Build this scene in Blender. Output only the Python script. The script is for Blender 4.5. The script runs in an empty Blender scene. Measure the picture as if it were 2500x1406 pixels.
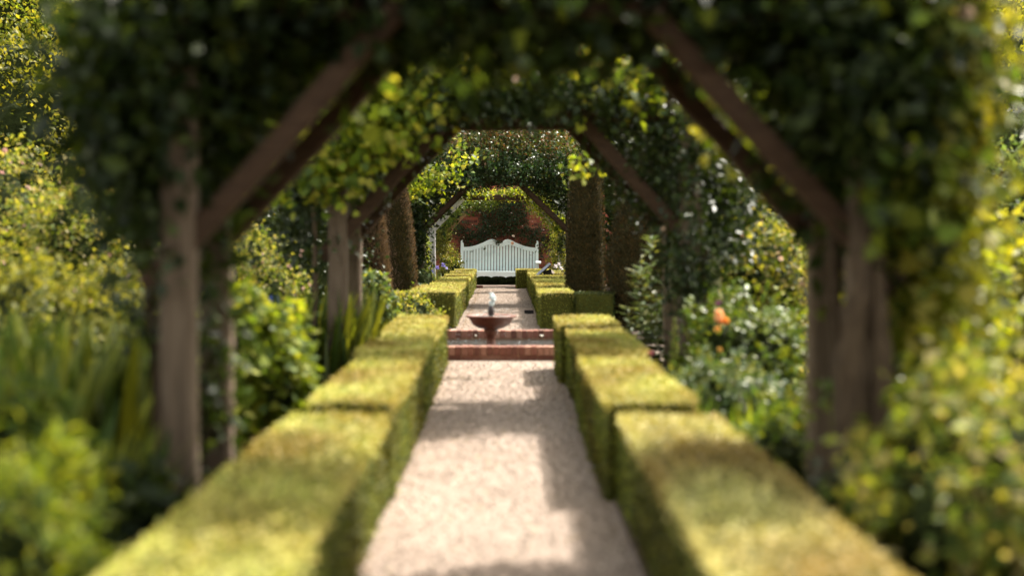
import bpy, bmesh, math, random
import numpy as np
from mathutils import Vector, Matrix, noise
R = math.radians
random.seed(7)
rng = np.random.default_rng(7)
S = bpy.context.scene
C = S.collection

# ------------------------------------------------------------------ camera
F = 3600.0; VX, VY = 1232.0, 555.0; H = 1.62      # focal length and horizon in px of the 2500 px wide photograph
cam_d = bpy.data.cameras.new('camera'); cam = bpy.data.objects.new('camera', cam_d); C.objects.link(cam)
cam.location = (0, 0, H); cam.rotation_euler = (R(90), 0, 0)
cam_d.sensor_width = 36; cam_d.lens = F/2500*36
cam_d.shift_x = (1250-VX)/2500; cam_d.shift_y = -(703-VY)/2500
cam_d.clip_end = 600; cam_d.clip_start = 0.1
cam_d.dof.use_dof = True; cam_d.dof.focus_distance = 41; cam_d.dof.aperture_fstop = 0.82
S.camera = cam

# ------------------------------------------------------------------ light
SUN = Vector((.58, .52, 1.0)).normalized()
el = math.asin(SUN.z); az = math.atan2(SUN.x, SUN.y)
w = bpy.data.worlds.new('World'); S.world = w; w.use_nodes = True
nt = w.node_tree; bg = nt.nodes['Background']
sky = nt.nodes.new('ShaderNodeTexSky'); sky.sky_type = 'NISHITA'; sky.sun_disc = False
sky.sun_elevation = el; sky.sun_rotation = az; sky.air_density = 1.0; sky.dust_density = 2.0; sky.ozone_density = 0.6
hsv = nt.nodes.new('ShaderNodeHueSaturation'); hsv.inputs['Saturation'].default_value = .5
nt.links.new(sky.outputs[0], hsv.inputs['Color']); wb = nt.nodes.new('ShaderNodeMix'); wb.data_type = 'RGBA'; wb.blend_type = 'MULTIPLY'; wb.inputs[0].default_value = 1; wb.clamp_result = False
wb.inputs[7].default_value = (1, .905, .72, 1)      # the photograph's warm white balance
nt.links.new(hsv.outputs[0], wb.inputs[6]); nt.links.new(wb.outputs[2], bg.inputs[0])
bg.inputs[1].default_value = 0.135
sd = bpy.data.lights.new('sun', 'SUN'); sd.energy = 2.5; sd.angle = R(.55); sd.color = (1, .94, .85)
so = bpy.data.objects.new('sun', sd); C.objects.link(so); so.rotation_euler = SUN.to_track_quat('Z', 'Y').to_euler()
S.view_settings.view_transform = 'Standard'; S.view_settings.look = 'None'
S.view_settings.gamma = 1; S.view_settings.exposure = 2.42; S.view_settings.use_curve_mapping = False
S.cycles.use_denoising = True
S.cycles.max_bounces = 8; S.cycles.diffuse_bounces = 4; S.cycles.transmission_bounces = 6
S.cycles.sample_clamp_indirect = 6

def PX(x, Y): return (x-VX)/F*Y
def PZ(y, Y): return H-(y-VY)/F*Y

# ------------------------------------------------------------------ object helpers
def link(o, parent=None):
    C.objects.link(o)
    if parent is not None: o.parent = parent
    return o
def tag(o, label=None, cat=None, group=None, kind=None):
    if label: o['label'] = label
    if cat: o['category'] = cat
    if group: o['group'] = group
    if kind: o['kind'] = kind
    return o
def thing(name, label, cat, loc=(0, 0, 0), group=None, rz=0):
    o = bpy.data.objects.new(name, None); o.empty_display_size = .1; link(o)
    o.location = loc; o.rotation_euler = (0, 0, rz)
    return tag(o, label, cat, group)
def mesh_obj(name, v, f, m, parent=None, col=None, smooth=False):
    """v (N,3) array, f list of tuples or an int array (M,k)."""
    me = bpy.data.meshes.new(name)
    v = np.asarray(v, dtype=np.float32)
    f_arr = f if isinstance(f, np.ndarray) else None
    if f_arr is None:
        me.from_pydata(v.tolist(), [], [tuple(map(int, q)) for q in f])
    else:
        k = f_arr.shape[1]; nf = len(f_arr)
        me.vertices.add(len(v)); me.vertices.foreach_set('co', v.ravel())
        me.loops.add(nf*k); me.loops.foreach_set('vertex_index', f_arr.astype(np.int32).ravel())
        me.polygons.add(nf)
        me.polygons.foreach_set('loop_start', np.arange(0, nf*k, k, dtype=np.int32))
        me.update(calc_edges=True)
    if col is not None:
        a = me.color_attributes.new('tint', 'FLOAT_COLOR', 'POINT')
        c4 = np.ones((len(v), 4), dtype=np.float32); c4[:, :3] = col
        a.data.foreach_set('color', c4.ravel())
    if smooth: me.polygons.foreach_set('use_smooth', np.ones(len(me.polygons), dtype=bool))
    me.materials.append(m)
    return link(bpy.data.objects.new(name, me), parent)
def bm_obj(name, bm, m, parent=None, smooth=False):
    me = bpy.data.meshes.new(name)
    bmesh.ops.recalc_face_normals(bm, faces=bm.faces[:]); bm.to_mesh(me); bm.free()
    if smooth: me.polygons.foreach_set('use_smooth', np.ones(len(me.polygons), dtype=bool))
    me.materials.append(m)
    return link(bpy.data.objects.new(name, me), parent)
def box(bm, x0, x1, y0, y1, z0, z1, bev=0.0):
    r = bmesh.ops.create_cube(bm, size=1)
    for v in r['verts']:
        v.co = ((x0+x1)/2+v.co.x*(x1-x0), (y0+y1)/2+v.co.y*(y1-y0), (z0+z1)/2+v.co.z*(z1-z0))
    if bev:
        es = list({e for v in r['verts'] for e in v.link_edges})
        bmesh.ops.bevel(bm, geom=es, offset=bev, segments=1, affect='EDGES')
def lathe(bm, prof, n=40, c=(0, 0), wob=0):
    rings = []
    for r, z in prof:
        rings.append([bm.verts.new((c[0]+r*math.cos(2*math.pi*i/n), c[1]+r*math.sin(2*math.pi*i/n), z)) for i in range(n)])
    for a, b in zip(rings, rings[1:]):
        for i in range(n):
            bm.faces.new((a[i], a[(i+1) % n], b[(i+1) % n], b[i]))
    for rg in (rings[0], rings[-1]): bm.faces.new(rg)

# ------------------------------------------------------------------ materials
def new_mat(name):
    m = bpy.data.materials.new(name); m.use_nodes = True
    return m, m.node_tree, m.node_tree.nodes['Principled BSDF']
def ramp(nt, fac, stops):
    r = nt.nodes.new('ShaderNodeValToRGB'); e = r.color_ramp.elements
    while len(e) < len(stops): e.new(.5)
    for q, (p, c) in zip(e, stops): q.position = p; q.color = (*c, 1)
    nt.links.new(fac, r.inputs[0]); return r.outputs[0]
def nz(nt, scale, detail=4, rough=.6, coord='Object', stretch=None):
    tc = nt.nodes.new('ShaderNodeTexCoord'); n = nt.nodes.new('ShaderNodeTexNoise')
    n.inputs['Scale'].default_value = scale; n.inputs['Detail'].default_value = detail; n.inputs['Roughness'].default_value = rough
    if stretch:
        mp = nt.nodes.new('ShaderNodeMapping'); mp.inputs['Scale'].default_value = stretch
        nt.links.new(tc.outputs[coord], mp.inputs[0]); nt.links.new(mp.outputs[0], n.inputs['Vector'])
    else: nt.links.new(tc.outputs[coord], n.inputs['Vector'])
    return n.outputs['Fac']
def bump(nt, b, fac, st=.5, dist=.01):
    n = nt.nodes.new('ShaderNodeBump'); n.inputs['Strength'].default_value = st; n.inputs['Distance'].default_value = dist
    nt.links.new(fac, n.inputs['Height']); nt.links.new(n.outputs[0], b.inputs['Normal'])
def simple(name, stops, scale=6, rough=.8, bst=.4, bdist=.01, spec=.3, stretch=None, detail=5):
    m, nt, b = new_mat(name)
    f = nz(nt, scale, detail, .65, stretch=stretch)
    nt.links.new(ramp(nt, f, stops), b.inputs['Base Color'])
    b.inputs['Roughness'].default_value = rough; b.inputs['Specular IOR Level'].default_value = spec
    bump(nt, b, f, bst, bdist)
    return m
def leaf_mat(name, trans=.4, rough=.4, spec=.5, tcol=(1.5, 1.35, .5)):
    m, nt, b = new_mat(name)
    at = nt.nodes.new('ShaderNodeAttribute'); at.attribute_name = 'tint'
    nt.links.new(at.outputs['Color'], b.inputs['Base Color'])
    b.inputs['Roughness'].default_value = rough; b.inputs['Specular IOR Level'].default_value = spec
    t = nt.nodes.new('ShaderNodeBsdfTranslucent'); mu = nt.nodes.new('ShaderNodeMix'); mu.data_type = 'RGBA'; mu.blend_type = 'MULTIPLY'
    mu.inputs[0].default_value = 1; mu.clamp_result = False
    nt.links.new(at.outputs['Color'], mu.inputs[6]); mu.inputs[7].default_value = (*tcol, 1)
    nt.links.new(mu.outputs[2], t.inputs['Color'])
    ms = nt.nodes.new('ShaderNodeMixShader'); ms.inputs[0].default_value = trans
    nt.links.new(b.outputs[0], ms.inputs[1]); nt.links.new(t.outputs[0], ms.inputs[2])
    nt.links.new(ms.outputs[0], nt.nodes['Material Output'].inputs['Surface'])
    return m
M = {}
M['leaf'] = leaf_mat('leaf', .5, .55, .25)
M['gloss'] = leaf_mat('glossy_leaf', .28, .42, .28)
M['hedge_leaf'] = leaf_mat('hedge_leaf', .18, .6, .2, (1.3, 1.2, .6))
M['petal'] = leaf_mat('petal', .35, .6, .2, (1.1, 1.0, .9))
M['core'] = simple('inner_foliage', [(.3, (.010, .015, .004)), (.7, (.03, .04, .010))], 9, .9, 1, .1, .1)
M['hedge'] = simple('hedge_twigs', [(.3, (0.0280, 0.0304, 0.0064)), (.7, (0.0800, 0.0800, 0.0120))], 60, .9, 1, .02, .1)
M['soil'] = simple('soil', [(.3, (.018, .012, .008)), (.7, (.055, .036, .024))], 9, .95, 1, .03, .15)
M['yew'] = simple('yew_twigs', [(.3, (.012, .011, .004)), (.7, (.05, .036, .012))], 26, .95, 1, .05, .1)
M['bark'] = simple('bark', [(.3, (0.0338, 0.0217, 0.0132)), (.75, (0.1125, 0.0776, 0.0483))], 9, .9, 1, .02, .2, (4, 4, 1))
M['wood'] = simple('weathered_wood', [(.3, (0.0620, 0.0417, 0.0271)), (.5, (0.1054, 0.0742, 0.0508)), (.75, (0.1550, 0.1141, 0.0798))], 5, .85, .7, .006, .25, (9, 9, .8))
M['wood_shaded'] = simple('shaded_weathered_wood', [(.3, (0.0243, 0.0134, 0.0076)), (.5, (0.0459, 0.0248, 0.0135)), (.75, (0.0756, 0.0447, 0.0253))], 5, .85, .7, .006, .25, (1, 9, 9))  # wood for braces and lintels, colour darkened to carry their shade
M['wood_lit'] = simple('lit_oak', [(.3, (.22, .11, .06)), (.5, (.34, .19, .11)), (.75, (.44, .28, .18))], 5, .8, .5, .006, .25, (1, 9, 9))  # orange brown puts the light on the last brace into its colour
M['wood_skylit'] = simple('skylit_oak', [(.3, (.28, .26, .26)), (.5, (.42, .41, .41)), (.75, (.55, .55, .56))], 6, .8, .5, .006, .25, (9, 9, .8))  # paleness stands for skylight on the post faces, put into the colour
M['wood_h'] = simple('weathered_wood_cross_grain', [(.3, (0.0630, 0.0386, 0.0218)), (.5, (0.1120, 0.0708, 0.0437)), (.75, (0.1680, 0.1159, 0.0764))], 5, .85, .7, .006, .25, (1, 9, 9))
M['stem'] = simple('green_stem', [(.3, (.06, .07, .02)), (.7, (.12, .12, .04))], 8, .7)
M['stone'] = simple('stone_slab', [(.3, (0.1760, 0.1280, 0.1040)), (.7, (0.2880, 0.2160, 0.1760))], 14, .85, .3)
M['terracotta'] = simple('terracotta', [(.3, (0.0783, 0.0185, 0.0052)), (.55, (0.1351, 0.0330, 0.0092)), (.8, (0.1993, 0.0659, 0.0261))], 7, .42, .25, .004, .5)
M['dark_bronze'] = simple('dark_bronze', [(.3, (0.0100, 0.0060, 0.0060)), (.7, (0.0300, 0.0150, 0.0150))], 22, .4, .8, .01, .5)
M['black'] = simple('black_plastic', [(.3, (.006, .006, .007)), (.7, (.015, .015, .016))], 30, .5, .2)
M['panel'] = simple('sign_panel', [(.4, (.05, .06, .09)), (.6, (.16, .18, .24))], 26, .35, .1)
M['mortar'] = simple('mortar', [(.3, (.24, .13, .08)), (.7, (.36, .22, .14))], 30, .95, .5, .01, .1)
def white_paint():
    m, nt, b = new_mat('white_paint')
    f = nz(nt, 3, 5); nt.links.new(ramp(nt, f, [(.32, (.60, .70, .72)), (.45, (.74, .83, .84)), (.7, (.80, .88, .89))]), b.inputs['Base Color'])
    b.inputs['Roughness'].default_value = .45
    f2 = nz(nt, 30, 3, stretch=(3, 3, .4)); bump(nt, b, f2, .15, .003); return m
M['white'] = white_paint()
def brick_mat(name, cols):
    m, nt, b = new_mat(name)
    oi = nt.nodes.new('ShaderNodeObjectInfo'); tc = nt.nodes.new('ShaderNodeTexCoord')
    geo = nt.nodes.new('ShaderNodeNewGeometry')
    n = nt.nodes.new('ShaderNodeTexNoise'); n.inputs['Scale'].default_value = 22; n.inputs['Detail'].default_value = 5
    nt.links.new(geo.outputs['Position'], n.inputs['Vector'])
    ad = nt.nodes.new('ShaderNodeMath'); ad.operation = 'ADD'
    mm = nt.nodes.new('ShaderNodeMath'); mm.operation = 'MULTIPLY'; mm.inputs[1].default_value = .6
    ri = nt.nodes.new('ShaderNodeMath'); ri.operation = 'ADD'
    nt.links.new(oi.outputs['Random'], ri.inputs[0])
    wn = nt.nodes.new('ShaderNodeMath'); wn.operation = 'MULTIPLY'; wn.inputs[1].default_value = .9
    nt.links.new(geo.outputs['Random Per Island'], wn.inputs[0])
    nt.links.new(wn.outputs[0], ri.inputs[1])
    fr = nt.nodes.new('ShaderNodeMath'); fr.operation = 'FRACT'; nt.links.new(ri.outputs[0], fr.inputs[0])
    nt.links.new(fr.outputs[0], mm.inputs[0]); nt.links.new(mm.outputs[0], ad.inputs[0])
    m2 = nt.nodes.new('ShaderNodeMath'); m2.operation = 'MULTIPLY'; m2.inputs[1].default_value = .4
    nt.links.new(n.outputs['Fac'], m2.inputs[0]); nt.links.new(m2.outputs[0], ad.inputs[1])
    nt.links.new(ramp(nt, ad.outputs[0], cols), b.inputs['Base Color'])
    b.inputs['Roughness'].default_value = .9; bump(nt, b, n.outputs['Fac'], .6, .006); return m
M['brick'] = brick_mat('red_brick', [(.15, (0.0850, 0.0238, 0.0153)), (.45, (0.2040, 0.0493, 0.0289)), (.7, (0.2890, 0.0765, 0.0425)), (.9, (0.3060, 0.1360, 0.0850))])
M['coping'] = brick_mat('pond_brick', [(.15, (0.0765, 0.0268, 0.0168)), (.5, (0.1836, 0.0651, 0.0420)), (.85, (0.3213, 0.1683, 0.1148))])
def gravel_mat():
    m, nt, b = new_mat('fine_gravel')
    f = nz(nt, 90, 6, .75); f2 = nz(nt, .8, 5, .6)
    c = ramp(nt, f, [(.25, (.20, .15, .118)), (.5, (.275, .218, .178)), (.8, (.35, .29, .245))])
    c2 = ramp(nt, f2, [(.35, (.86, .83, .81)), (.6, (1, 1, 1))])
    mu = nt.nodes.new('ShaderNodeMix'); mu.data_type = 'RGBA'; mu.blend_type = 'MULTIPLY'; mu.inputs[0].default_value = .9
    nt.links.new(c, mu.inputs[6]); nt.links.new(c2, mu.inputs[7]); nt.links.new(mu.outputs[2], b.inputs['Base Color'])
    b.inputs['Roughness'].default_value = .9; b.inputs['Specular IOR Level'].default_value = .2; bump(nt, b, f, .5, .008); return m
M['gravel'] = gravel_mat()
M['pebble'] = leaf_mat('pebble', 0, .85, .2)
def water_mat(name, col, rough, bs):
    m, nt, b = new_mat(name)
    b.inputs['Base Color'].default_value = (*col, 1); b.inputs['Roughness'].default_value = rough
    b.inputs['Specular IOR Level'].default_value = .9
    bump(nt, b, nz(nt, 9, 4, .6), bs, .05); return m
M['water'] = water_mat('pond_water', (.01, .014, .014), .06, .5)
M['bowl_water'] = water_mat('bowl_water', (.12, .11, .10), .12, .8)
def foam():
    m, nt, b = new_mat('foaming_water')
    b.inputs['Base Color'].default_value = (.66, .76, .78, 1); b.inputs['Roughness'].default_value = .18
    b.inputs['Transmission Weight'].default_value = .1; b.inputs['IOR'].default_value = 1.33; return m
M['foam'] = foam()

# ------------------------------------------------------------------ leaf scattering
DIAMOND = (np.array([[0, 0, 0], [-.32, .45, .10], [0, 1, -.06], [.32, .45, .10]], float), np.array([[0, 1, 2], [0, 2, 3]]))
LANCE = (np.array([[0, 0, 0], [-.13, .4, .05], [0, 1, -.16], [.13, .4, .05]], float), np.array([[0, 1, 2], [0, 2, 3]]))
_l = [(0, 0), (-.32, .05), (-.55, .38), (-.28, .48), (-.36, .85), (-.12, .74), (0, 1.08), (.12, .74), (.36, .85), (.28, .48), (.55, .38), (.32, .05)]
LOBED = (np.array([[x, y, .1*abs(x)-.12*y*y] for x, y in _l]+[[0, .42, -.02]], float),
         np.array([[12, i, (i+1) % 12] for i in range(12)]))
BLADE = (np.array([[-.03, 0, 0], [.03, 0, 0], [-.035, .4, .02], [.035, .4, .02], [-.022, .75, -.03], [.022, .75, -.03], [0, 1, -.12]], float),
         np.array([[0, 1, 3], [0, 3, 2], [2, 3, 5], [2, 5, 4], [4, 5, 6]]))
_pv = [[0, 0, 0]]; _pf = []
for ringi, (n, r, zz) in enumerate(((5, .5, .18), (5, .34, .38), (4, .16, .46))):
    for i in range(n):
        a = 2*math.pi*(i+.5*ringi)/n; da = math.pi/n*1.25; b0 = len(_pv)
        _pv += [[r*.5*math.cos(a-da), r*.5*math.sin(a-da), zz*.5], [r*math.cos(a-da*.6), r*math.sin(a-da*.6), zz], [r*math.cos(a+da*.6), r*math.sin(a+da*.6), zz], [r*.5*math.cos(a+da), r*.5*math.sin(a+da), zz*.5]]
        _pf += [[0, b0, b0+3], [b0, b0+1, b0+2], [b0, b0+2, b0+3]]
FLOWER = (np.array(_pv, float), np.array(_pf))
def norm(a): return a/np.maximum(np.linalg.norm(a, axis=1, keepdims=True), 1e-6)
def unit(n): return norm(rng.normal(size=(n, 3)))
def scatter(tpl, pos, along, nrm, size, cols, jit=.25):
    """rows of leaves: pos (N,3), along (N,3) tip direction, nrm (N,3), size (N,), cols (K,3) palette or (N,3)"""
    tv, tf = tpl; n = len(pos)
    y = norm(along); x = norm(np.cross(y, nrm)); z = np.cross(x, y)
    B = np.stack([x, y, z], axis=1)                       # N,3,3 rows are axes
    v = pos[:, None, :]+np.einsum('vk,nkj->nvj', tv, B)*np.asarray(size).reshape(-1, 1, 1)
    f = (tf[None]+(np.arange(n)*len(tv))[:, None, None]).reshape(-1, 3)
    cols = np.asarray(cols, float)
    c = cols if len(cols) == n and n > 8 else cols[rng.integers(0, len(cols), n)]
    c = c*(1+jit*rng.uniform(-1, 1, (n, 1)))
    return v.reshape(-1, 3), f, np.repeat(c, len(tv), axis=0)
def join(parts):
    vs, fs, cs, o = [], [], [], 0
    for v, f, c in parts:
        vs.append(v); fs.append(f+o); cs.append(c); o += len(v)
    return np.concatenate(vs), np.concatenate(fs), np.concatenate(cs)
def leaf_obj(name, parts, m, parent, stuff=True):
    v, f, c = join(parts) if isinstance(parts, list) else parts
    o = mesh_obj(name, v, f, m, parent, c)
    if stuff: o['kind'] = 'stuff'
    return o
PAL = {
 'rose': [(.022, .055, .018), (.03, .07, .022), (.045, .085, .03), (.06, .07, .02)],
 'rose_tip': [(.05, .09, .03), (.13, .13, .03), (.16, .08, .04), (.09, .12, .04)],
 'vine': [(.23, .30, .025), (.29, .33, .03), (.38, .37, .06), (.13, .20, .02), (.08, .13, .02)],
 'vineflank': [(.20, .22, .018), (.28, .26, .025), (.14, .18, .02), (.30, .28, .06)],
 'olive': [(.14, .15, .022), (.21, .22, .03), (.09, .115, .02), (.28, .27, .04)],
 'lit': [(.24, .27, .04), (.16, .21, .035), (.32, .32, .06), (.38, .33, .14), (.10, .15, .025)],
 'green': [(.07, .12, .02), (.11, .17, .02), (.17, .21, .025)],
 'corner': [(.14, .20, .015), (.20, .25, .02), (.08, .13, .02), (.26, .28, .04)],
 'mixed': [(.06, .10, .02), (.12, .15, .02), (.25, .27, .03), (.03, .055, .018), (.18, .22, .08)],
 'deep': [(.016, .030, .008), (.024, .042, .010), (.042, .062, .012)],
 'glauc': [(.09, .14, .07), (.14, .19, .09), (.08, .14, .04), (.18, .20, .05)],
 'bright': [(.18, .24, .014), (.24, .28, .018), (.30, .30, .02)],
 'far': [(.12, .135, .018), (.18, .185, .022), (.27, .25, .03), (.06, .08, .015)],
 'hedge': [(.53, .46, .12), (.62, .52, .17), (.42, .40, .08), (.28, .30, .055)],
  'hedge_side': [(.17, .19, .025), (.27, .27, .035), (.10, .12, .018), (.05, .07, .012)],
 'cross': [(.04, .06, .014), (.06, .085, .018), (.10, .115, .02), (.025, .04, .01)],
 'hedge_olive': [(.54, .46, .16), (.62, .52, .21), (.42, .38, .11)],
 'yew': [(.032, .030, .010), (.055, .045, .014), (.10, .06, .018), (.02, .024, .008)],
 'yew_bare': [(.16, .10, .06), (.22, .14, .09), (.10, .07, .04)],
 'pink': [(.48, .30, .28), (.5, .38, .34)], 'cream': [(.65, .5, .4)],
}

for _k in PAL:
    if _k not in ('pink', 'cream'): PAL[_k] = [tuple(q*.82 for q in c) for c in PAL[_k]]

def lump(c, r, seed=0, sub=3, amp=.25):
    """displaced icosphere core"""
    bm = bmesh.new(); bmesh.ops.create_icosphere(bm, subdivisions=sub, radius=1)
    for v in bm.verts:
        k = 1+amp*noise.fractal(v.co*1.7+Vector((seed*3.1, seed, 0)), 1, 2, 3)
        v.co = Vector((c[0]+v.co.x*r[0]*k, c[1]+v.co.y*r[1]*k, max(c[2]+v.co.z*r[2]*k, -.02)))
    return bm
def crown_points(c, r, n, clumps, spread, zmin=.02, bottom=-.9):
    """leaf positions in clumps on the shell of an ellipsoid, uneven radius"""
    d = unit(clumps*3); d = d[d[:, 2] > bottom][:clumps]
    rad = 1+.18*rng.normal(size=len(d)); rad = np.clip(rad, .6, 1.35)
    cc = np.array(c)+d*np.array(r)*rad[:, None]*.92
    k = rng.integers(0, len(d), n)
    p = cc[k]+rng.normal(size=(n, 3))*np.array(spread if np.ndim(spread) else [spread]*3)
    nd = norm(d[k]/np.array(r)*min(r)+.0)
    ok = p[:, 2] > zmin
    return p[ok], nd[ok]
def shrub(name, label, cat, c, r, leaf=.07, n=2500, pal='lit', clumps=60, tpl=DIAMOND, m='leaf', group=None, flowers=0, fpal='pink', fsize=.06, core=.78, base=None, stems=3, up=.5, spread=None):
    base = base or (c[0], c[1], 0)
    t = thing(name, label, cat, base, group)
    o = np.array(base)
    cl = np.array(c)-o
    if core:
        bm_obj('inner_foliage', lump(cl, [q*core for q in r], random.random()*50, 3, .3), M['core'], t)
    p, nd = crown_points(cl, r, n, clumps, spread or min(r)*.16)
    k = len(p)
    al = norm(nd*.5+unit(k)*.8+np.array([0, 0, -.1])); nr = norm(nd*.6+unit(k)*.6+np.array([0, 0, up]))
    leaf_obj('foliage', scatter(tpl, p, al, nr, leaf*rng.uniform(.6, 1.3, k), PAL[pal]), M[m], t)
    for i in range(stems):
        a = random.uniform(0, 6.28); q = .25
        tube('stem', [(0, 0, -.02), (math.cos(a)*r[0]*q*.6, math.sin(a)*r[1]*q*.6, cl[2]*.5), (math.cos(a)*r[0]*q*1.6, math.sin(a)*r[1]*q*1.6, cl[2])], .012+.02*min(r), M['bark'], t)
    if flowers:
        p, nd = crown_points(cl, [q*1.06 for q in r], flowers, max(4, flowers//2), min(r)*.1, bottom=-.3)
        leaf_obj('blossom', scatter(FLOWER, p, unit(len(p)), norm(nd+np.array([0, -.6, .3])), fsize*rng.uniform(.7, 1.3, len(p)), PAL[fpal]), M['petal'], t)
    return t
def tube(name, pts, rad, m, parent, n=7, taper=.5, wob=0.0):
    bm = bmesh.new(); P = [Vector(p) for p in pts]
    # smooth subdivision of the polyline
    Q = []
    for i in range(len(P)-1):
        for s in range(5): Q.append(P[i].lerp(P[i+1], s/5))
    Q.append(P[-1])
    for _ in range(2): Q = [Q[0]]+[(Q[i-1]+Q[i]*2+Q[i+1])/4 for i in range(1, len(Q)-1)]+[Q[-1]]
    rings = []
    for i, q in enumerate(Q):
        d = (Q[min(i+1, len(Q)-1)]-Q[max(i-1, 0)]).normalized()
        u = d.cross(Vector((.3, 1, .1))).normalized(); v = d.cross(u)
        rr = rad*(1-(1-taper)*i/(len(Q)-1))
        rings.append([bm.verts.new(q+(u*math.cos(a)+v*math.sin(a))*rr*(1+wob*noise.noise(Vector((i*.7, k*1.3, rad*99))))) for k, a in enumerate([2*math.pi*j/n for j in range(n)])])
    for a, b in zip(rings, rings[1:]):
        for i in range(n): bm.faces.new((a[i], a[(i+1) % n], b[(i+1) % n], b[i]))
    bm.faces.new(rings[0]); bm.faces.new(rings[-1])
    return bm_obj(name, bm, m, parent, True)
def beam(name, p0, p1, w, h, m, parent, seed=0, up=(0, 1, 0), wob=.012):
    """hewn timber from p0 to p1: chamfered section, slightly wavy"""
    p0, p1 = Vector(p0), Vector(p1); L = (p1-p0).length; d = (p1-p0).normalized()
    u = Vector(up); u = (u-d*u.dot(d)).normalized(); s = d.cross(u)
    n = max(4, int(L/.12)); c = .14
    sec = [(-.5+c, -.5), (.5-c, -.5), (.5, -.5+c), (.5, .5-c), (.5-c, .5), (-.5+c, .5), (-.5, .5-c), (-.5, -.5+c)]
    bm = bmesh.new(); rings = []
    for i in range(n+1):
        t = i/n
        q = p0+d*L*t
        ox = wob*noise.noise(Vector((t*L*1.6, seed*7.3, 0))); oy = wob*noise.noise(Vector((t*L*1.6, seed*7.3, 9)))
        rings.append([bm.verts.new(q+s*(a*w*(1+.06*noise.noise(Vector((t*L*3, a*4+seed, 1))))+ox)+u*(b*h+oy)) for a, b in sec])
    for a, b in zip(rings, rings[1:]):
        for i in range(8): bm.faces.new((a[i], a[(i+1) % 8], b[(i+1) % 8], b[i]))
    bm.faces.new(rings[0]); bm.faces.new(rings[-1])
    return bm_obj(name, bm, m, parent)

# ================================================================== SETTING
mesh_obj('ground', [(-220, -60, 0), (220, -60, 0), (220, 300, 0), (-220, 300, 0)], [(0, 1, 2, 3)], M['soil'])['kind'] = 'structure'
# path: left and right edge drawn from near to far (the pond interrupts it)
def path_strip(name, rows):
    v, f = [], []
    for y, a, b in rows:
        for k in range(7): v.append((a+(b-a)*k/6, y, .006))
    for i in range(len(rows)-1):
        for k in range(6): f.append((i*7+k, i*7+k+1, (i+1)*7+k+1, (i+1)*7+k))
    o = mesh_obj(name, v, f, M['gravel']); o['kind'] = 'structure'; return o
PW = [(-3, -.80, .75), (4, -.80, .75), (8.6, -.80, .75), (12, -.82, .80), (17.88, -.85, .82)]
PW2 = [(20.92, -.85, .75), (23.5, -.85, .70), (30, -.85, .66), (36, -.84, .62), (39.9, -.84, .60)]
path_strip('gravel_path', PW); path_strip('gravel_path', PW2)
path_strip('gravel_path', [(17.88, -4.5, -1.3), (20.92, -4.5, -1.3)]); path_strip('gravel_path', [(17.88, 1.3, 3.0), (20.92, 1.3, 3.0)])
# loose pebbles over the path
OCT = (np.array([[1, 0, 0], [0, 1, 0], [-1, 0, 0], [0, -1, 0], [0, 0, .7], [0, 0, -.7]], float)*.5,
       np.array([[0, 1, 4], [1, 2, 4], [2, 3, 4], [3, 0, 4], [1, 0, 5], [2, 1, 5], [3, 2, 5], [0, 3, 5]]))
def pebbles(n, y0, y1, s0, s1):
    y = rng.uniform(y0, y1, n); x = rng.uniform(-.8, .68, n)
    p = np.stack([x, y, np.full(n, .009)], 1)
    return scatter(OCT, p, unit(n), unit(n), rng.uniform(s0, s1, n), [(.32, .265, .22), (.28, .225, .18), (.24, .185, .15), (.37, .315, .265)], .2)
leaf_obj('gravel', [pebbles(17000, 4, 17.8, .008, .022), pebbles(21000, 21, 39.8, .008, .024)], M['pebble'], None)
# fallen petals and leaf bits on the path
pp = np.stack([rng.uniform(-.75, .65, 420), rng.uniform(5, 17, 420), np.full(420, .016)], 1)
leaf_obj('fallen_petals', scatter(DIAMOND, pp, unit(420)*[1, 1, .1], unit(420)*.3+[0, 0, 1], rng.uniform(.015, .035, 420), [(.7, .62, .5), (.5, .4, .2), (.3, .25, .08)]), M['petal'], None)
e_ = rng.uniform(4, 39, 2600); e_ = e_[(e_ < 17.8) | (e_ > 21)]; sd_ = rng.choice([-1, 1], len(e_)); xx_ = np.where(sd_ < 0, -.69+np.abs(rng.normal(0, .05, len(e_))), .61-np.abs(rng.normal(0, .05, len(e_))))
leaf_obj('leaf_litter', scatter(DIAMOND, np.stack([xx_, e_, np.full(len(e_), .014)], 1), unit(len(e_))*[1, 1, .15], unit(len(e_))*.3+[0, 0, 1], rng.uniform(.012, .03, len(e_)), [(.20, .13, .06), (.12, .08, .04), (.25, .2, .06), (.3, .2, .12)]), M['petal'], None)
# timber edging
for xa, rows in ((-1, PW), (1, PW), (-1, PW2), (1, PW2)):
    for (y0, a0, b0), (y1, a1, b1) in zip(rows, rows[1:]):
        pass
def edging(pts):
    bm = bmesh.new()
    for (x0, y0), (x1, y1) in zip(pts, pts[1:]):
        a, b = Vector((x0, y0, 0)), Vector((x1, y1, 0)); d = (b-a).normalized(); s = Vector((d.y, -d.x, 0))*.011
        vs = [bm.verts.new(q) for q in (a-s, b-s, b+s, a+s)]; ws = [bm.verts.new(v.co+Vector((0, 0, .035))) for v in vs]
        bm.faces.new(vs); bm.faces.new(ws)
        for i in range(4): bm.faces.new((vs[i], vs[(i+1) % 4], ws[(i+1) % 4], ws[i]))
    o = bm_obj('path_edging', bm, M['bark']); o['kind'] = 'structure'
edging([(-.715, 2), (-.72, 17.85)]); edging([(.655, 2), (.66, 17.85)]); edging([(-.79, 23.6), (-.80, 39.8)]); edging([(.63, 23.6), (.56, 39.8)])

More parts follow.
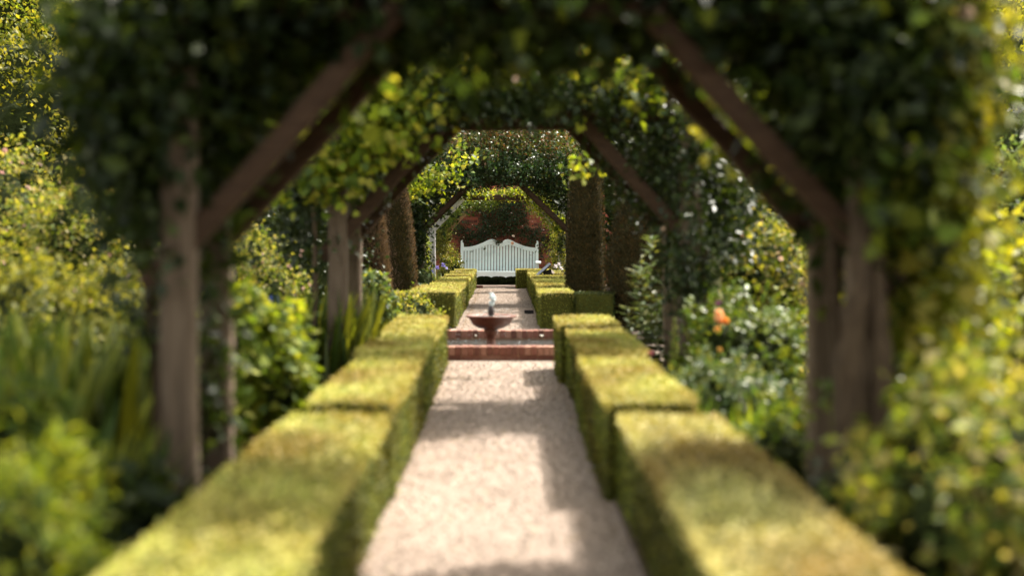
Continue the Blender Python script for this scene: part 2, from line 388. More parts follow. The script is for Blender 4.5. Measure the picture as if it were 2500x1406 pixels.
# ================================================================== HEDGE BLOCKS
def hedge_block(label, x0, x1, y0, y1, z, n_dens, pal='hedge', group='clipped box blocks along the path', leaf=.018, drop=.015):
    t = thing('hedge', label, 'hedge', ((x0+x1)/2, y0, 0), group)
    ox, oy = (x0+x1)/2, y0
    bm = bmesh.new()
    sp = .07 if y0 < 10 else .09
    nx = max(3, int((x1-x0)/sp)); ny = max(3, min(90, int((y1-y0)/sp))); nzv = max(4, int(z/sp))
    def disp(p):
        q = Vector((p.x, p.y, p.z)); k = noise.noise(q*4)*.5+noise.noise(q*11)*.35+noise.noise(q*1.3)*1.1
        return k
    def grid(fn, na, nb, nrm):
        vs = [[bm.verts.new(fn(i/na, j/nb)) for j in range(nb+1)] for i in range(na+1)]
        for i in range(na):
            for j in range(nb): bm.faces.new((vs[i][j], vs[i+1][j], vs[i+1][j+1], vs[i][j+1]))
    X = lambda a: x0+(x1-x0)*a; Y = lambda a: y0+(y1-y0)*a; Z = lambda a: z*a
    grid(lambda a, b: (X(a), Y(b), z), nx, ny, 0); grid(lambda a, b: (x0, Y(a), Z(b)), ny, nzv, 0); grid(lambda a, b: (x1, Y(a), Z(b)), ny, nzv, 0)
    grid(lambda a, b: (X(a), y0, Z(b)), nx, nzv, 0); grid(lambda a, b: (X(a), y1, Z(b)), nx, nzv, 0)
    bmesh.ops.remove_doubles(bm, verts=bm.verts, dist=1e-4)
    bm.normal_update(); cen = Vector(((x0+x1)/2, 0, z/2)); rr = .035
    for v in bm.verts:
        p = v.co.copy()
        # round the top edges and corners
        ex = min(p.x-x0, x1-p.x); ey = min(p.y-y0, y1-p.y); ez = z-p.z
        near = sorted((ex, ey, ez))[:2]
        if near[1] < 1e-3: v.co.x += math.copysign(rr*.45, cen.x-p.x) if ex < 1e-3 else 0; v.co.z -= rr*.4 if ez < 1e-3 else 0
        k = disp(p)
        out = Vector((-1 if p.x-x0 < 1e-3 else (1 if x1-p.x < 1e-3 else 0), -1 if p.y-y0 < 1e-3 else (1 if y1-p.y < 1e-3 else 0), 1 if ez < 1e-3 else 0))
        v.co += out*(k*.016-.012)
        v.co.z *= 1-drop/z*(v.co.y-y0)/(y1-y0)
        v.co.x -= ox; v.co.y -= oy
    bm_obj('body', bm, M['hedge'], t, True)
    # leaf skin
    pts, ns = [], []
    def face(area, fn, nr):
        n = int(area*n_dens); a, b = rng.uniform(0, 1, n), rng.uniform(0, 1, n)
        pts.append(fn(a, b)); ns.append(np.tile(nr, (n, 1)))
    L, W = y1-y0, x1-x0; o = lambda q: np.full_like(q, 1)
    face(W*L*2.2, lambda a, b: np.stack([x0+W*a, y0+L*b, z*o(a)], 1), (0, 0, 1.))
    for _e in range(1): face((L+W)*.16, lambda a, b: np.stack([x0+W*np.round(a*.999), y0+L*b, z-.05*a*b], 1), (0, 0, 1.))
    n_top = len(pts[0])+len(pts[1])
    face(L*z, lambda a, b: np.stack([x0*o(a), y0+L*a, z*b], 1), (-1., 0, 0)); face(L*z, lambda a, b: np.stack([x1*o(a), y0+L*a, z*b], 1), (1., 0, 0))
    face(W*z, lambda a, b: np.stack([x0+W*a, y0*o(a), z*b], 1), (0, -1., 0))
    p = np.concatenate(pts); nn = np.concatenate(ns); k = len(p)
    lowf = np.array([noise.noise(Vector((a*1.3, b*1.3, c*1.3)))*1.1+noise.noise(Vector((a*4, b*4, c*4)))*.5 for a, b, c in p])
    pat = np.array([noise.noise(Vector((a*2.3+9, b*1.1, c*3))) for a, b, c in p])
    p += nn*(rng.normal(-.004, .010, k)+lowf*.016-.008)[:, None]+nn*(rng.uniform(0, 1, (k, 1)) > .985)*rng.uniform(.01, .035, (k, 1)); p -= np.array([ox, oy, 0])
    al = norm(nn*.28+unit(k)*.9+[0, 0, .05]); nr = norm(nn+unit(k)*.55)
    p[:, 2] *= 1-drop/z*p[:, 1]/(y1-y0)
    sp_ = PAL['hedge_side'] if pal != 'cross' else PAL['cross']  # side leaves: older growth, darkened further to paint in shade on the faces
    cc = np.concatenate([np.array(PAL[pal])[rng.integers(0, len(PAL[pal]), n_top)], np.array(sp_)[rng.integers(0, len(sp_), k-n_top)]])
    # golden new growth creeps down the upper edge of the shade-darkened sides
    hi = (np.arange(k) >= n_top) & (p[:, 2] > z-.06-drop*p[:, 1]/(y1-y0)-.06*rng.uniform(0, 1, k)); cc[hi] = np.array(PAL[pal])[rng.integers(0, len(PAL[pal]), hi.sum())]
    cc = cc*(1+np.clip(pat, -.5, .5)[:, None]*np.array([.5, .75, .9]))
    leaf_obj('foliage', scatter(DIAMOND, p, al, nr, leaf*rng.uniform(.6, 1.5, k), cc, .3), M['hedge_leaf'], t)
    return t
G = 'clipped box blocks along the path'
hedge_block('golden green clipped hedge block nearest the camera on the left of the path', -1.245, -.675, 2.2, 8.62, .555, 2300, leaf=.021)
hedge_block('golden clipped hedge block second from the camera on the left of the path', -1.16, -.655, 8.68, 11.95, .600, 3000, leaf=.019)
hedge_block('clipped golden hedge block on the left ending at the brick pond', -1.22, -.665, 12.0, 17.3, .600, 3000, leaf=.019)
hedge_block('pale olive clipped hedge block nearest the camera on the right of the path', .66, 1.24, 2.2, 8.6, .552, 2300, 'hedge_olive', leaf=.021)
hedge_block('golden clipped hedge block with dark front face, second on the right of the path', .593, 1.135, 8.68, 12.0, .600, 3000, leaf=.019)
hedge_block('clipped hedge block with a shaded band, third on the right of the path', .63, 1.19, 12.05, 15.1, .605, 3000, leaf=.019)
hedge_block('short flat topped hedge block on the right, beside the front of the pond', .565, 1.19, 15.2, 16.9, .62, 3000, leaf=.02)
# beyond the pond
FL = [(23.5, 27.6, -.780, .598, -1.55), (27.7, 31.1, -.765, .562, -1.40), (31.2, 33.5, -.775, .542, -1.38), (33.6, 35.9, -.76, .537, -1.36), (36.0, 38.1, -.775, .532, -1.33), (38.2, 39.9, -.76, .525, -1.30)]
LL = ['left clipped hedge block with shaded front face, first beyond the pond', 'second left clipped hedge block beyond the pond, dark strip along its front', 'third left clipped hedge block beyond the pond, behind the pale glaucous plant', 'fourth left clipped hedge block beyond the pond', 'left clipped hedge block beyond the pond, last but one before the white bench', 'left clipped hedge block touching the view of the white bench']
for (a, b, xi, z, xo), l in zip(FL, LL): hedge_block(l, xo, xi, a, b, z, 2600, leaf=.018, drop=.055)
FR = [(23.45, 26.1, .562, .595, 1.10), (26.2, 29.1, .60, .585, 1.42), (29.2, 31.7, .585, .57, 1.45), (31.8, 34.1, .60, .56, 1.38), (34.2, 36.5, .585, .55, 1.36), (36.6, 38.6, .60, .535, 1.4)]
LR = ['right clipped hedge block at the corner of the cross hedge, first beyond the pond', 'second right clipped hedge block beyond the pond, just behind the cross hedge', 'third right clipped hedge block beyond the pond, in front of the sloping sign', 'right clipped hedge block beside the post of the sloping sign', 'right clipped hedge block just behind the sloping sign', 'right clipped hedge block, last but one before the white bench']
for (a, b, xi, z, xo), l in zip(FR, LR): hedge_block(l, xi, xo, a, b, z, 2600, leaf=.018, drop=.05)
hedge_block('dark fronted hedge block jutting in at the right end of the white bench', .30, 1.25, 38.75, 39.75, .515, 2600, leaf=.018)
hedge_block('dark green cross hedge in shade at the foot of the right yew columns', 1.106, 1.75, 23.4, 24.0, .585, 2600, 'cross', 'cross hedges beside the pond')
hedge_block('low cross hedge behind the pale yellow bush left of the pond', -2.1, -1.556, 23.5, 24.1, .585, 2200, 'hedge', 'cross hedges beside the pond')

# ================================================================== BRICK POND
px0, px1, py0, py1 = -1.22, 1.22, 17.9, 20.9
pond = thing('brick_pond', 'square brick edged pond with dark water across the gravel path', 'pond', (0, py0, 0))
def brick_mesh(lx, ly, lz, k):
    bm = bmesh.new(); box(bm, -lx/2, lx/2, -ly/2, ly/2, -lz/2, lz/2, .005)
    r = random.Random(k)
    for v in bm.verts: v.co += Vector((r.uniform(-1, 1), r.uniform(-1, 1), r.uniform(-1, 1)))*.0022
    me = bpy.data.meshes.new('brick'); bm.to_mesh(me); bm.free(); return me
def put(me, m, loc, parent, name='brick', rz=0):
    if not me.materials: me.materials.append(m)
    o = bpy.data.objects.new(name, me); o.location = loc; o.rotation_euler = (random.gauss(0, .006), random.gauss(0, .006), rz+random.gauss(0, .008)); return link(o, parent)
cm = [brick_mesh(.068, .225, .105, k) for k in range(4)]          # on edge, header to the front
n = int((px1-px0)/.077)
for i in range(n):
    x = px0+.0385+i*.077
    for yy in (.11, py1-py0-.11):
        put(random.choice(cm), M['coping'], (x, yy, .1205+random.gauss(0, .0015)), pond)
m_ = int((py1-py0-.46)/.077)
for i in range(m_):
    y = .23+.0385+i*.077
    for xx in (px0+.1125, px1-.1125): put(random.choice(cm), M['coping'], (xx, y, .1205+random.gauss(0, .0015)), pond, rz=math.pi/2)
sm = [brick_mesh(.222, .1, .058, k+9) for k in range(4)]          # stretcher course below
for i in range(int((px1-px0)/.232)): put(random.choice(sm), M['coping'], (px0+.116+i*.232, .056, .035), pond)
bm = bmesh.new()
for a in ((px0+.01, px1-.01, .012, .212, -.3, .166), (px0+.01, px1-.01, py1-py0-.212, py1-py0-.012, -.3, .166), (px0+.012, px0+.212, .213, py1-py0-.213, -.3, .166), (px1-.212, px1-.012, .213, py1-py0-.213, -.3, .166)): box(bm, *a)
bm_obj('mortar', bm, M['mortar'], pond)
mesh_obj('water', [(px0+.2, .2, .052), (px1-.2, .2, .052), (px1-.2, py1-py0-.2, .052), (px0+.2, py1-py0-.2, .052)], [(0, 1, 2, 3)], M['water'], pond)

# ------------------------------------------------------------------ fountain
FX, FY = -.178, 19.4
ft = thing('fountain', 'terracotta bowl fountain with dark bud and small bubbling jet in the pond', 'fountain', (FX, FY, 0))
bm = bmesh.new()
lathe(bm, [(.10, .285), (.17, .30), (.245, .345), (.272, .395), (.29, .425), (.328, .445), (.333, .458), (.325, .466), (.30, .458), (.27, .43), (.2, .40), (.02, .395)], 56)
bm_obj('bowl', bm, M['terracotta'], ft, True)
bm = bmesh.new(); lathe(bm, [(.10, .0), (.10, .05), (.062, .08), (.055, .15), (.06, .19), (.085, .235), (.078, .25), (.10, .284)], 32)
bm_obj('pedestal', bm, M['terracotta'], ft, True)
bm = bmesh.new(); lathe(bm, [(.29, .448), (.292, .452), (.005, .455)], 48); bm_obj('water', bm, M['bowl_water'], ft, True)
bm = bmesh.new(); lathe(bm, [(.028, .45), (.038, .475), (.044, .51), (.042, .545), (.03, .575), (.014, .595), (.004, .602)], 24)
for v in bm.verts: v.co += v.co.normalized()*.004*noise.noise(v.co*60)
bm_obj('bud', bm, M['dark_bronze'], ft, True)
bm = bmesh.new()
for i in range(170):
    t = random.random(); r = .014+.03*math.sin(min(t, .9)*math.pi)
    a = random.uniform(0, 6.28); q = random.random()**.5*r
    rr = random.uniform(.006, .016)*(1.2-.3*t)
    bmesh.ops.create_icosphere(bm, subdivisions=1, radius=rr, matrix=Matrix.Translation((q*math.cos(a)+.022*math.sin(t*3), q*math.sin(a), .59+t*.165)))
o = bm_obj('jet', bm, M['foam'], ft, True); o['kind'] = 'stuff'
bm = bmesh.new()
for i in range(150):
    a = random.uniform(0, 6.28); r = random.uniform(.05, .55); h = random.uniform(.0, .36) if r > .34 else random.uniform(.40, .5)
    bmesh.ops.create_icosphere(bm, subdivisions=1, radius=random.uniform(.002, .006), matrix=Matrix.Translation((r*math.cos(a), r*math.sin(a), .06+h)))
o = bm_obj('spray', bm, M['foam'], ft, True); o['kind'] = 'stuff'
# white petal shapes added for blurred glints over the water
for (x, y, Y, r, l) in ((1162, 820, 20.4, .022, 'small white glint shape left of the fountain'), (1323, 822, 20.3, .033, 'larger white glint shape at the right of the pond')):
    t = thing('glint_shape', l, 'flower', (PX(x, Y), Y, .056), 'white glint shapes above the pond water')
    for k in range(2):
        pp_ = np.zeros((7, 3))+[0, 0, PZ(y, Y)-.056-.01]
        a = np.linspace(0, 6.28, 8)[:7]+k*.4; al = np.stack([np.cos(a)*.6, np.sin(a)*.6, np.full(7, 1-.2*k)], 1)
        leaf_obj('petal', scatter(DIAMOND, pp_, al, np.stack([-np.cos(a), -np.sin(a), np.full(7, .5)], 1), np.full(7, r*1.5), [(.8, .82, .78)], .05), M['petal'], t, False)
    tube('stem', [(0, 0, -.05), (0, 0, max(.01, PZ(y, Y)-.056))], .003, M['stem'], t)

# ================================================================== WALL
WY = 42.0
wall = thing('brick_wall', 'old red brick garden wall behind the white bench', 'wall', (0, WY, 0))
bm = bmesh.new(); box(bm, -14, 14, .014, .34, -.1, 2.95); bm_obj('mortar', bm, M['mortar'], wall)
bm = bmesh.new(); box(bm, -14.05, 14.05, -.03, .38, 2.95, 3.03, .01); bm_obj('coping', bm, M['stone'], wall)
CH = .083; hdr, strn = .118, .242
wm = {('h', k): brick_mesh(hdr-.011, .10, CH-.011, k+20) for k in range(3)}; wm.update({('s', k): brick_mesh(strn-.011, .10, CH-.011, k+30) for k in range(3)})
holes = [(1095, 1124, 575, 690), (1140, 1180, 515, 560), (1285, 1335, 497, 560), (1322, 1368, 600, 660), (1130, 1190, 575, 592), (1200, 1250, 565, 590), (1280, 1320, 560, 600)]
cand = []
for r_ in range(int(2.95/CH)):
    z = CH*(r_+.5); x = -6.0-(.18 if r_ % 2 else 0); k = 0
    while x < 6:
        kind = 's' if k % 2 == 0 else 'h'; L = strn if kind == 's' else hdr
        cand.append((x+L/2, z, kind)); x += L; k += 1
def score(x, z):
    u = VX+x/WY*F; v = VY+(H-z)/WY*F; d = 1e9
    for a, b, c_, d_ in holes:
        d = min(d, math.hypot(max(a-u, 0, u-b), max(c_-v, 0, v-d_)))
    return d+abs(u-1225)*.03
cand.sort(key=lambda q: score(q[0], q[1]))
for x, z, kd in cand[:290]:
    put(wm[(kd, random.randrange(3))], M['brick'], (x, .05+random.gauss(0, .0025), z), wall)
vs, fs, o = [], [], 0
for x, z, kd in cand[290:]:
    L = (strn if kd == 's' else hdr)-.011; h = CH-.011; j = random.gauss(0, .003)
    q = [(x+sx*L/2, yy+j, z+sz*h/2) for yy in (0, .1) for sx, sz in ((-1, -1), (1, -1), (1, 1), (-1, 1))]
    vs += q; fs += [(o, o+1, o+2, o+3), (o+1, o+5, o+6, o+2), (o+4, o, o+3, o+7), (o+3, o+2, o+6, o+7), (o, o+4, o+5, o+1)]; o += 8
mesh_obj('brickwork', vs, fs, M['brick'], wall)['kind'] = 'stuff'

# ------------------------------------------------------------------ white bench
BX, BY = PX(1219, 41.3), 41.3
bench = thing('garden_bench', 'white painted garden bench with wavy slatted back against the brick wall', 'bench', (BX, BY, 0))
bench.rotation_euler = (0, R(.45), 0)
k = 545/1.0   # zoomed px per metre of the drawing
def zpx(v): return H-((540+v/6.25)-VY)/F*BY
TOP = [(0, 338), (25, 330), (50, 305), (80, 284), (120, 275), (150, 280), (180, 291), (250, 327), (300, 347), (350, 367), (400, 381), (450, 392), (500, 398), (548, 400)]
BOT = [(0, 380), (30, 381), (60, 377), (80, 371), (110, 360), (150, 354), (180, 358), (250, 385), (300, 404), (350, 421), (400, 435), (450, 446), (500, 451), (548, 453)]
def interp(T, x):
    x = abs(x)
    for (a, b), (c_, d) in zip(T, T[1:]):
        if a <= x <= c_: return b+(d-b)*(x-a)/(c_-a)
    return T[-1][1]
px_m = BY/F/6.25
bm = bmesh.new(); N = 120
def slab(bm, N, x0, x1, top, bot, y0, y1):
    rows = []
    for i in range(N+1):
        x = x0+(x1-x0)*i/N
        rows.append([bm.verts.new((x, y, z)) for y, z in ((y0, top(x)), (y0, bot(x)), (y1, bot(x)), (y1, top(x)))])
    for a, b in zip(rows, rows[1:]):
        for j in range(4): bm.faces.new((a[j], a[(j+1) % 4], b[(j+1) % 4], b[j]))
    bm.faces.new(rows[0]); bm.faces.new(rows[-1])
slab(bm, N, -548*px_m, 548*px_m, lambda x: zpx(interp(TOP, x/px_m)), lambda x: zpx(interp(BOT, x/px_m)), .02, .065)
bm_obj('top_rail', bm, M['white'], bench)
bm = bmesh.new(); slab(bm, N, -548*px_m, 548*px_m, lambda x: zpx(interp(BOT, x/px_m))+.006, lambda x: zpx(interp(BOT, x/px_m))-.008, .012, .03)
bm_obj('moulding', bm, M['white'], bench)
seat_z = zpx(752)
for i in range(24):
    xc = (-541+22.5+i*45.3)*px_m; hw = 35.5/2*px_m
    bm = bmesh.new()
    z1 = zpx(interp(BOT, xc/px_m))+.03
    box(bm, xc-hw, xc+hw, .034, .053, seat_z-.05, z1, .003); bm_obj('slat', bm, M['white'], bench)
hb = 548*px_m
for s in (-1, 1):
    # rear post with curled ear
    bm = bmesh.new(); pw = 46*px_m
    x0 = s*(hb+pw/2)
    prof = [(-.5, 0), (.5, 0), (.5, zpx(385)), (.5, zpx(365)), (.42, zpx(352)), (.45, zpx(342)), (.2, zpx(328)), (-.02, zpx(318)), (.12, zpx(311)), (.18, zpx(300)), (.0, zpx(292)), (-.25, zpx(296)), (-.45, zpx(308)), (-.5, zpx(322)), (-.44, zpx(335)), (-.5, zpx(345))]
    pts = [(x0-s*px_ * pw*1.0, z) for px_, z in prof]
    a = [bm.verts.new((x, .0, z)) for x, z in pts]; b = [bm.verts.new((x, .07, z)) for x, z in pts]
    bm.faces.new(a); bm.faces.new(b[::-1])
    for i in range(len(a)): bm.faces.new((a[i], a[(i+1) % len(a)], b[(i+1) % len(a)], b[i]))
    bmesh.ops.triangulate(bm, faces=[f for f in bm.faces if len(f.verts) > 4])
    bm_obj('back_post', bm, M['white'], bench)
    bm = bmesh.new(); box(bm, x0-.04, x0+.04, -.56, -.48, 0, .60, .005); bm_obj('leg', bm, M['white'], bench)
    # scroll arm
    bm = bmesh.new(); za = zpx(618)
    ap = [(.0, .02), (-.1, .03), (-.25, .012), (-.4, .004), (-.5, .018), (-.57, .03), (-.62, .018), (-.64, -.01), (-.62, -.036), (-.58, -.042), (-.54, -.03), (-.45, -.03), (-.25, -.028), (-.1, -.012), (0, -.02)]
    xl = x0-s*.045; xr = x0+s*.10
    a = [bm.verts.new((xl, y, za+z)) for y, z in ap]; b = [bm.verts.new((xr, y, za+z)) for y, z in ap]
    bm.faces.new(a); bm.faces.new(b[::-1])
    for i in range(len(a)): bm.faces.new((a[i], a[(i+1) % len(a)], b[(i+1) % len(a)], b[i]))
    bmesh.ops.triangulate(bm, faces=[f for f in bm.faces if len(f.verts) > 4])
    bm_obj('armrest', bm, M['white'], bench)
    bm = bmesh.new(); box(bm, x0-.025, x0+.025, -.48, .0, .2, .27, .004); bm_obj('side_rail', bm, M['white'], bench)
for i in range(6):
    bm = bmesh.new(); y = .0-i*.092; box(bm, -hb, hb, y-.082, y, seat_z-.032-.004*i*.3, seat_z-.010-.004*i*.3, .004); bm_obj('seat_slat', bm, M['white'], bench)
bm = bmesh.new()
SC = lambda x: zpx(828)-.034*(1-abs(math.cos((x+.02)*math.pi/.40))**.75)-.012*math.exp(-(((x+.02)/.2-round((x+.02)/.2))/.12)**2)
slab(bm, 160, -hb, hb, lambda x: seat_z-.036, SC, -.55, -.525); bm_obj('apron', bm, M['white'], bench)
bm = bmesh.new()
t = thing('shade_mound', 'dark leafy mass added as shade under and behind the white bench', 'plant', (BX, 41.75, 0))  # dark leaves added to blacken the sheltered space, standing in for shade
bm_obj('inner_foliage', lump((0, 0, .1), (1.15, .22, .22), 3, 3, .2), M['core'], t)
p_, n_ = crown_points((0, 0, .1), (1.2, .28, .24), 2600, 90, .05); leaf_obj('foliage', scatter(DIAMOND, p_, norm(n_+unit(len(p_))), norm(n_+unit(len(p_))*.6), .045*rng.uniform(.6, 1.3, len(p_)), PAL['deep']), M['leaf'], t)
# paving in front of the bench
for i in range(7):
    bm = bmesh.new(); x = -1.5+i*.42; box(bm, x+.004, x+.416, 40.0, 40.42, 0, .03+random.uniform(0, .004), .006); o = bm_obj('paving_slab', bm, M['stone']); o['kind'] = 'structure'
mesh_obj('pavement', [(-3, 40.43, .01), (3, 40.43, .01), (3, 42.39, .01), (-3, 42.39, .01)], [(0, 1, 2, 3)], M['gravel'])['kind'] = 'structure'
for x, Y, l in ((1169, 39.4, 'dark brick lying at the foot of the last left hedge block'), (1268, 39.2, 'dark brick lying at the foot of the hedge block right of the bench')):
    bm = bmesh.new(); box(bm, -.11, .11, -.05, .05, 0, .065, .006); o = bm_obj('loose_brick', bm, M['brick']); o.location = (PX(x, Y), Y-.2, .006); tag(o, l, 'brick', 'loose bricks at the path end')

# small black box at the path edge
t = thing('ground_light', 'small low black box on the right edge of the path beyond the pond', 'light fitting', (PX(1291.5, 27.6), 27.6, .006), rz=.05)
bm = bmesh.new(); box(bm, -.085, .085, -.05, .05, 0, .066, .006); bm_obj('housing', bm, M['black'], t)
bm = bmesh.new(); box(bm, -.088, .088, -.053, .053, .0665, .074, .002); bm_obj('lid', bm, M['stone'], t)

# sloping sign
Ys = 34.15
t = thing('lectern_sign', 'dark post with a tilted information panel beside the right hedge', 'sign', (PX(1329, Ys), Ys-1.9+1.75, 0))
sc_ = Ys/F; zc = PZ(660, Ys)
bm = bmesh.new(); box(bm, -.028, .028, -.028, .028, 0, zc+.02, .004); bm_obj('post', bm, M['black'], t)
ang = math.atan2(32, 30)
pm = bmesh.new(); box(pm, -.215, .215, -.15, .15, 0, .014, .003)
o = bm_obj('panel', pm, M['panel'], t); o.location = (-.03, 0, zc+.012); o.rotation_euler = (R(8), -ang+.09, 0)
pm = bmesh.new(); box(pm, -.22, .22, -.155, .155, -.014, -.001, .003)
o = bm_obj('frame', pm, M['black'], t); o.location = (-.03, 0, zc+.010); o.rotation_euler = (R(8), -ang+.09, 0)
pm = bmesh.new(); box(pm, -.05, .15, -.02, .02, -.16, -.016, .003)
o = bm_obj('bracket', pm, M['black'], t); o.location = (-.0, 0, zc+.008); o.rotation_euler = (0, -ang*.35, 0)

# ================================================================== YEW COLUMNS
def yew(label, X, Y, r, h, lean=0, pal='yew', bare=False, n=9000):
    t = thing('yew_column', label, 'tree', (X, Y, 0), 'clipped yew columns beyond the pond')
    bm = bmesh.new(); bmesh.ops.create_cone(bm, segments=28, radius1=r*.86, radius2=r*.5, depth=h, cap_ends=True)
    bmesh.ops.subdivide_edges(bm, edges=[e for e in bm.edges if abs(e.verts[0].co.z-e.verts[1].co.z) > .1], cuts=26)
    for v in bm.verts:
        z = v.co.z+h/2; q_ = math.hypot(v.co.x, v.co.y) or 1; kk = 1+.14*noise.fractal(Vector((v.co.x/q_*1.1, v.co.y/q_*1.1, z*1.4+X*5)), 1, 2, 4)
        tt = z/h; bul = (.92+.14*math.sin(min(tt, 1)*math.pi*.75))*math.sqrt(max(.0, 1-(max(0, tt-.84)/.165)**2))
        v.co.x *= kk*bul; v.co.y *= kk*bul; v.co.x += lean*tt; v.co.z = z
    bm_obj('crown', bm, M['yew'], t, True)
    a = rng.uniform(0, 6.283, n); tt = rng.uniform(0, 1, n)
    rr = (r*.86+(r*.5-r*.86)*tt)*(.92+.14*np.sin(np.minimum(tt, 1)*math.pi*.75))*np.sqrt(np.maximum(0, 1-(np.maximum(0, tt-.84)/.165)**2))*rng.normal(1.02, .035, n)*np.array([1+.14*noise.fractal(Vector((math.cos(q)*1.1, math.sin(q)*1.1, u*h*1.4+X*5)), 1, 2, 4) for q, u in zip(a, tt)])
    p = np.stack([rr*np.cos(a)+lean*tt, rr*np.sin(a), tt*h], 1); nn = np.stack([np.cos(a), np.sin(a), a*0], 1)
    al = norm(nn*.6+unit(n)*.5+[0, 0, .7]); nr = norm(nn+unit(n)*.7)
    c = np.array(PAL[pal])[rng.integers(0, len(PAL[pal]), n)]
    if bare:
        msk = (np.sin(a*3+tt*4)+rng.normal(0, .4, n)) > 0.1
        b = np.array(PAL['yew_bare'])[rng.integers(0, 3, n)]; c[msk] = b[msk]
    leaf_obj('foliage', scatter(LANCE, p, al, nr, .055*rng.uniform(.6, 1.4, n), c, .3), M['hedge_leaf'], t)
    tube('trunk', [(0, 0, -.05), (0, 0, .5)], r*.3, M['bark'], t)
yew('bronze mottled yew column left of the path, the taller and nearer to the centre', PX(978, 27), 27, .38, 2.55, -.10, bare=True)
yew('brown twiggy yew column left of the path, behind the second arch post', PX(926, 23), 23, .27, 2.0, -.12, 'yew_bare', True)
yew('dark yew column right of the bench, the slimmer one nearer the path', PX(1428, 26.4), 26.4, .43, 2.95, .04)
yew('broad dark yew column right of the pond, outer of the two', PX(1563, 23.9), 23.9, .66, 2.9, .05, n=14000)

# ================================================================== TIMBER ARCHES
CX = .08
def arch(name, label, ys, hw=1.59, lint=2.59, kb=.57, mat='wood', w=.17, lintel_h=.18, brace_out=.22, base=1.50, cx=CX, bmat='wood_shaded', bw=.72):
    t = thing(name, label, 'arch', (cx, ys[0], 0), 'timber arches over the path')
    for j, y in enumerate(ys):
        yy = y-ys[0]
        for s in (-1, 1):
            beam('post', (s*hw*1.0, yy, -.05), (s*(hw-.0), yy, lint+.25), w, w*.95, M[mat], t, seed=j*3+s+ys[0])
            # brace from outside the post up to the lintel
            d = Vector((-s*(hw-kb), 0, lint-base)).normalized()
            p0 = Vector((s*hw, yy+.005, base))-d*brace_out; p1 = Vector((s*kb, yy+.005, lint+.05))
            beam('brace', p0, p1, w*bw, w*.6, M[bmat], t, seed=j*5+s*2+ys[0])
        for s in (-1, 1):
            for px_, pz_ in ((s*hw, base+.04), (s*(kb+.06), lint+.02)):
                pb = bmesh.new(); bmesh.ops.create_cone(pb, segments=8, radius1=.014, radius2=.012, depth=w*.9+.06, cap_ends=True, matrix=Matrix.Translation((px_, yy, pz_)) @ Matrix.Rotation(math.pi/2, 4, 'X'))
                bm_obj('peg', pb, M['wood'], t)
        beam('lintel', (-hw-.35, yy+.09, lint+lintel_h/2), (hw+.35, yy+.09, lint+lintel_h/2), lintel_h, w*.9, M['wood_shaded'], t, seed=j+ys[0])
    L = ys[-1]-ys[0]
    if L > .1:
        for s, x in ((-1, -hw), (1, hw), (-1, -kb-.05), (1, kb+.05)):
            beam('purlin', (x, -.25, lint+.33), (x, L+.25, lint+.33), .12, .13, M['wood'], t, seed=x)
    return t
arch('timber_arch', 'nearest timber arch of paired frames, dark against the light and smothered in leaves', (6.85, 7.75), w=.155)
arch('timber_arch', 'second timber arch of paired frames with sunlit vine on its left brace', (13.36, 14.7))
arch('timber_arch', 'third timber arch beyond the pond under a mound of glossy rose leaves', (31.0, 31.8), 1.59, 2.52, .50, w=.15, cx=-.2)
arch('timber_arch', 'weathered grey arch with a left post coloured pale as if lit near the bench', (37.5,), 1.65, 2.31, .86, 'wood_skylit', .19, .14, base=1.51, cx=-.2, bmat='wood_skylit')
arch('timber_arch', 'last timber arch, just in front of the white bench, with brace coloured orange brown as if lit', (40.6,), 1.62, 2.30, .72, 'wood', .15, .13, base=1.40, cx=-.05, bmat='wood_lit', bw=.85)

# climbers: leaves gathered round polylines
def climber(label, base, segs, m='gloss', group='climbers on the arches', stem=None, name='climbing_rose', cat='climber', extra=None):
    """segs: (p0, p1, (sx,sy,sz), n, leaf, palette, template)"""
    t = thing(name, label, cat, base, group)
    byt = {}
    for p0, p1, sg, n, leaf, pal, tpl, mt in segs:
        p0, p1 = np.array(p0, float)-base, np.array(p1, float)-base
        nc = max(4, n//28); tc = rng.uniform(0, 1, (nc, 1)); cc = p0+(p1-p0)*tc+rng.normal(size=(nc, 3))*np.array(sg)
        k = rng.integers(0, nc, n); p = cc[k]+rng.normal(size=(n, 3))*max(leaf*1.3, .07)
        p = p[p[:, 2]+base[2] > .05]; n = len(p)
        al = norm(unit(n)+[0, -.1, -.5]); nr = norm(unit(n)*.8+[0.15, -.1, .6])
        byt.setdefault(mt, []).append(scatter(tpl, p, al, nr, leaf*rng.uniform(.6, 1.3, n), PAL[pal], .3))
    for mt, parts in byt.items(): leaf_obj('foliage', parts, M[mt], t)
    for pts, r in (stem or []): tube('stem', [tuple(np.array(q)-base) for q in pts], r, M['bark'], t, 9, .55, .5)
    if extra is not None:
        p, s, pal = extra; n = len(p)
        leaf_obj('blossom', scatter(FLOWER, np.array(p)-base, unit(n), norm(unit(n)*.4+[.1, -.9, .3]), s*rng.uniform(.8, 1.2, n), PAL[pal]), M['petal'], t)
    return t
D, LB, LA = DIAMOND, LOBED, LANCE
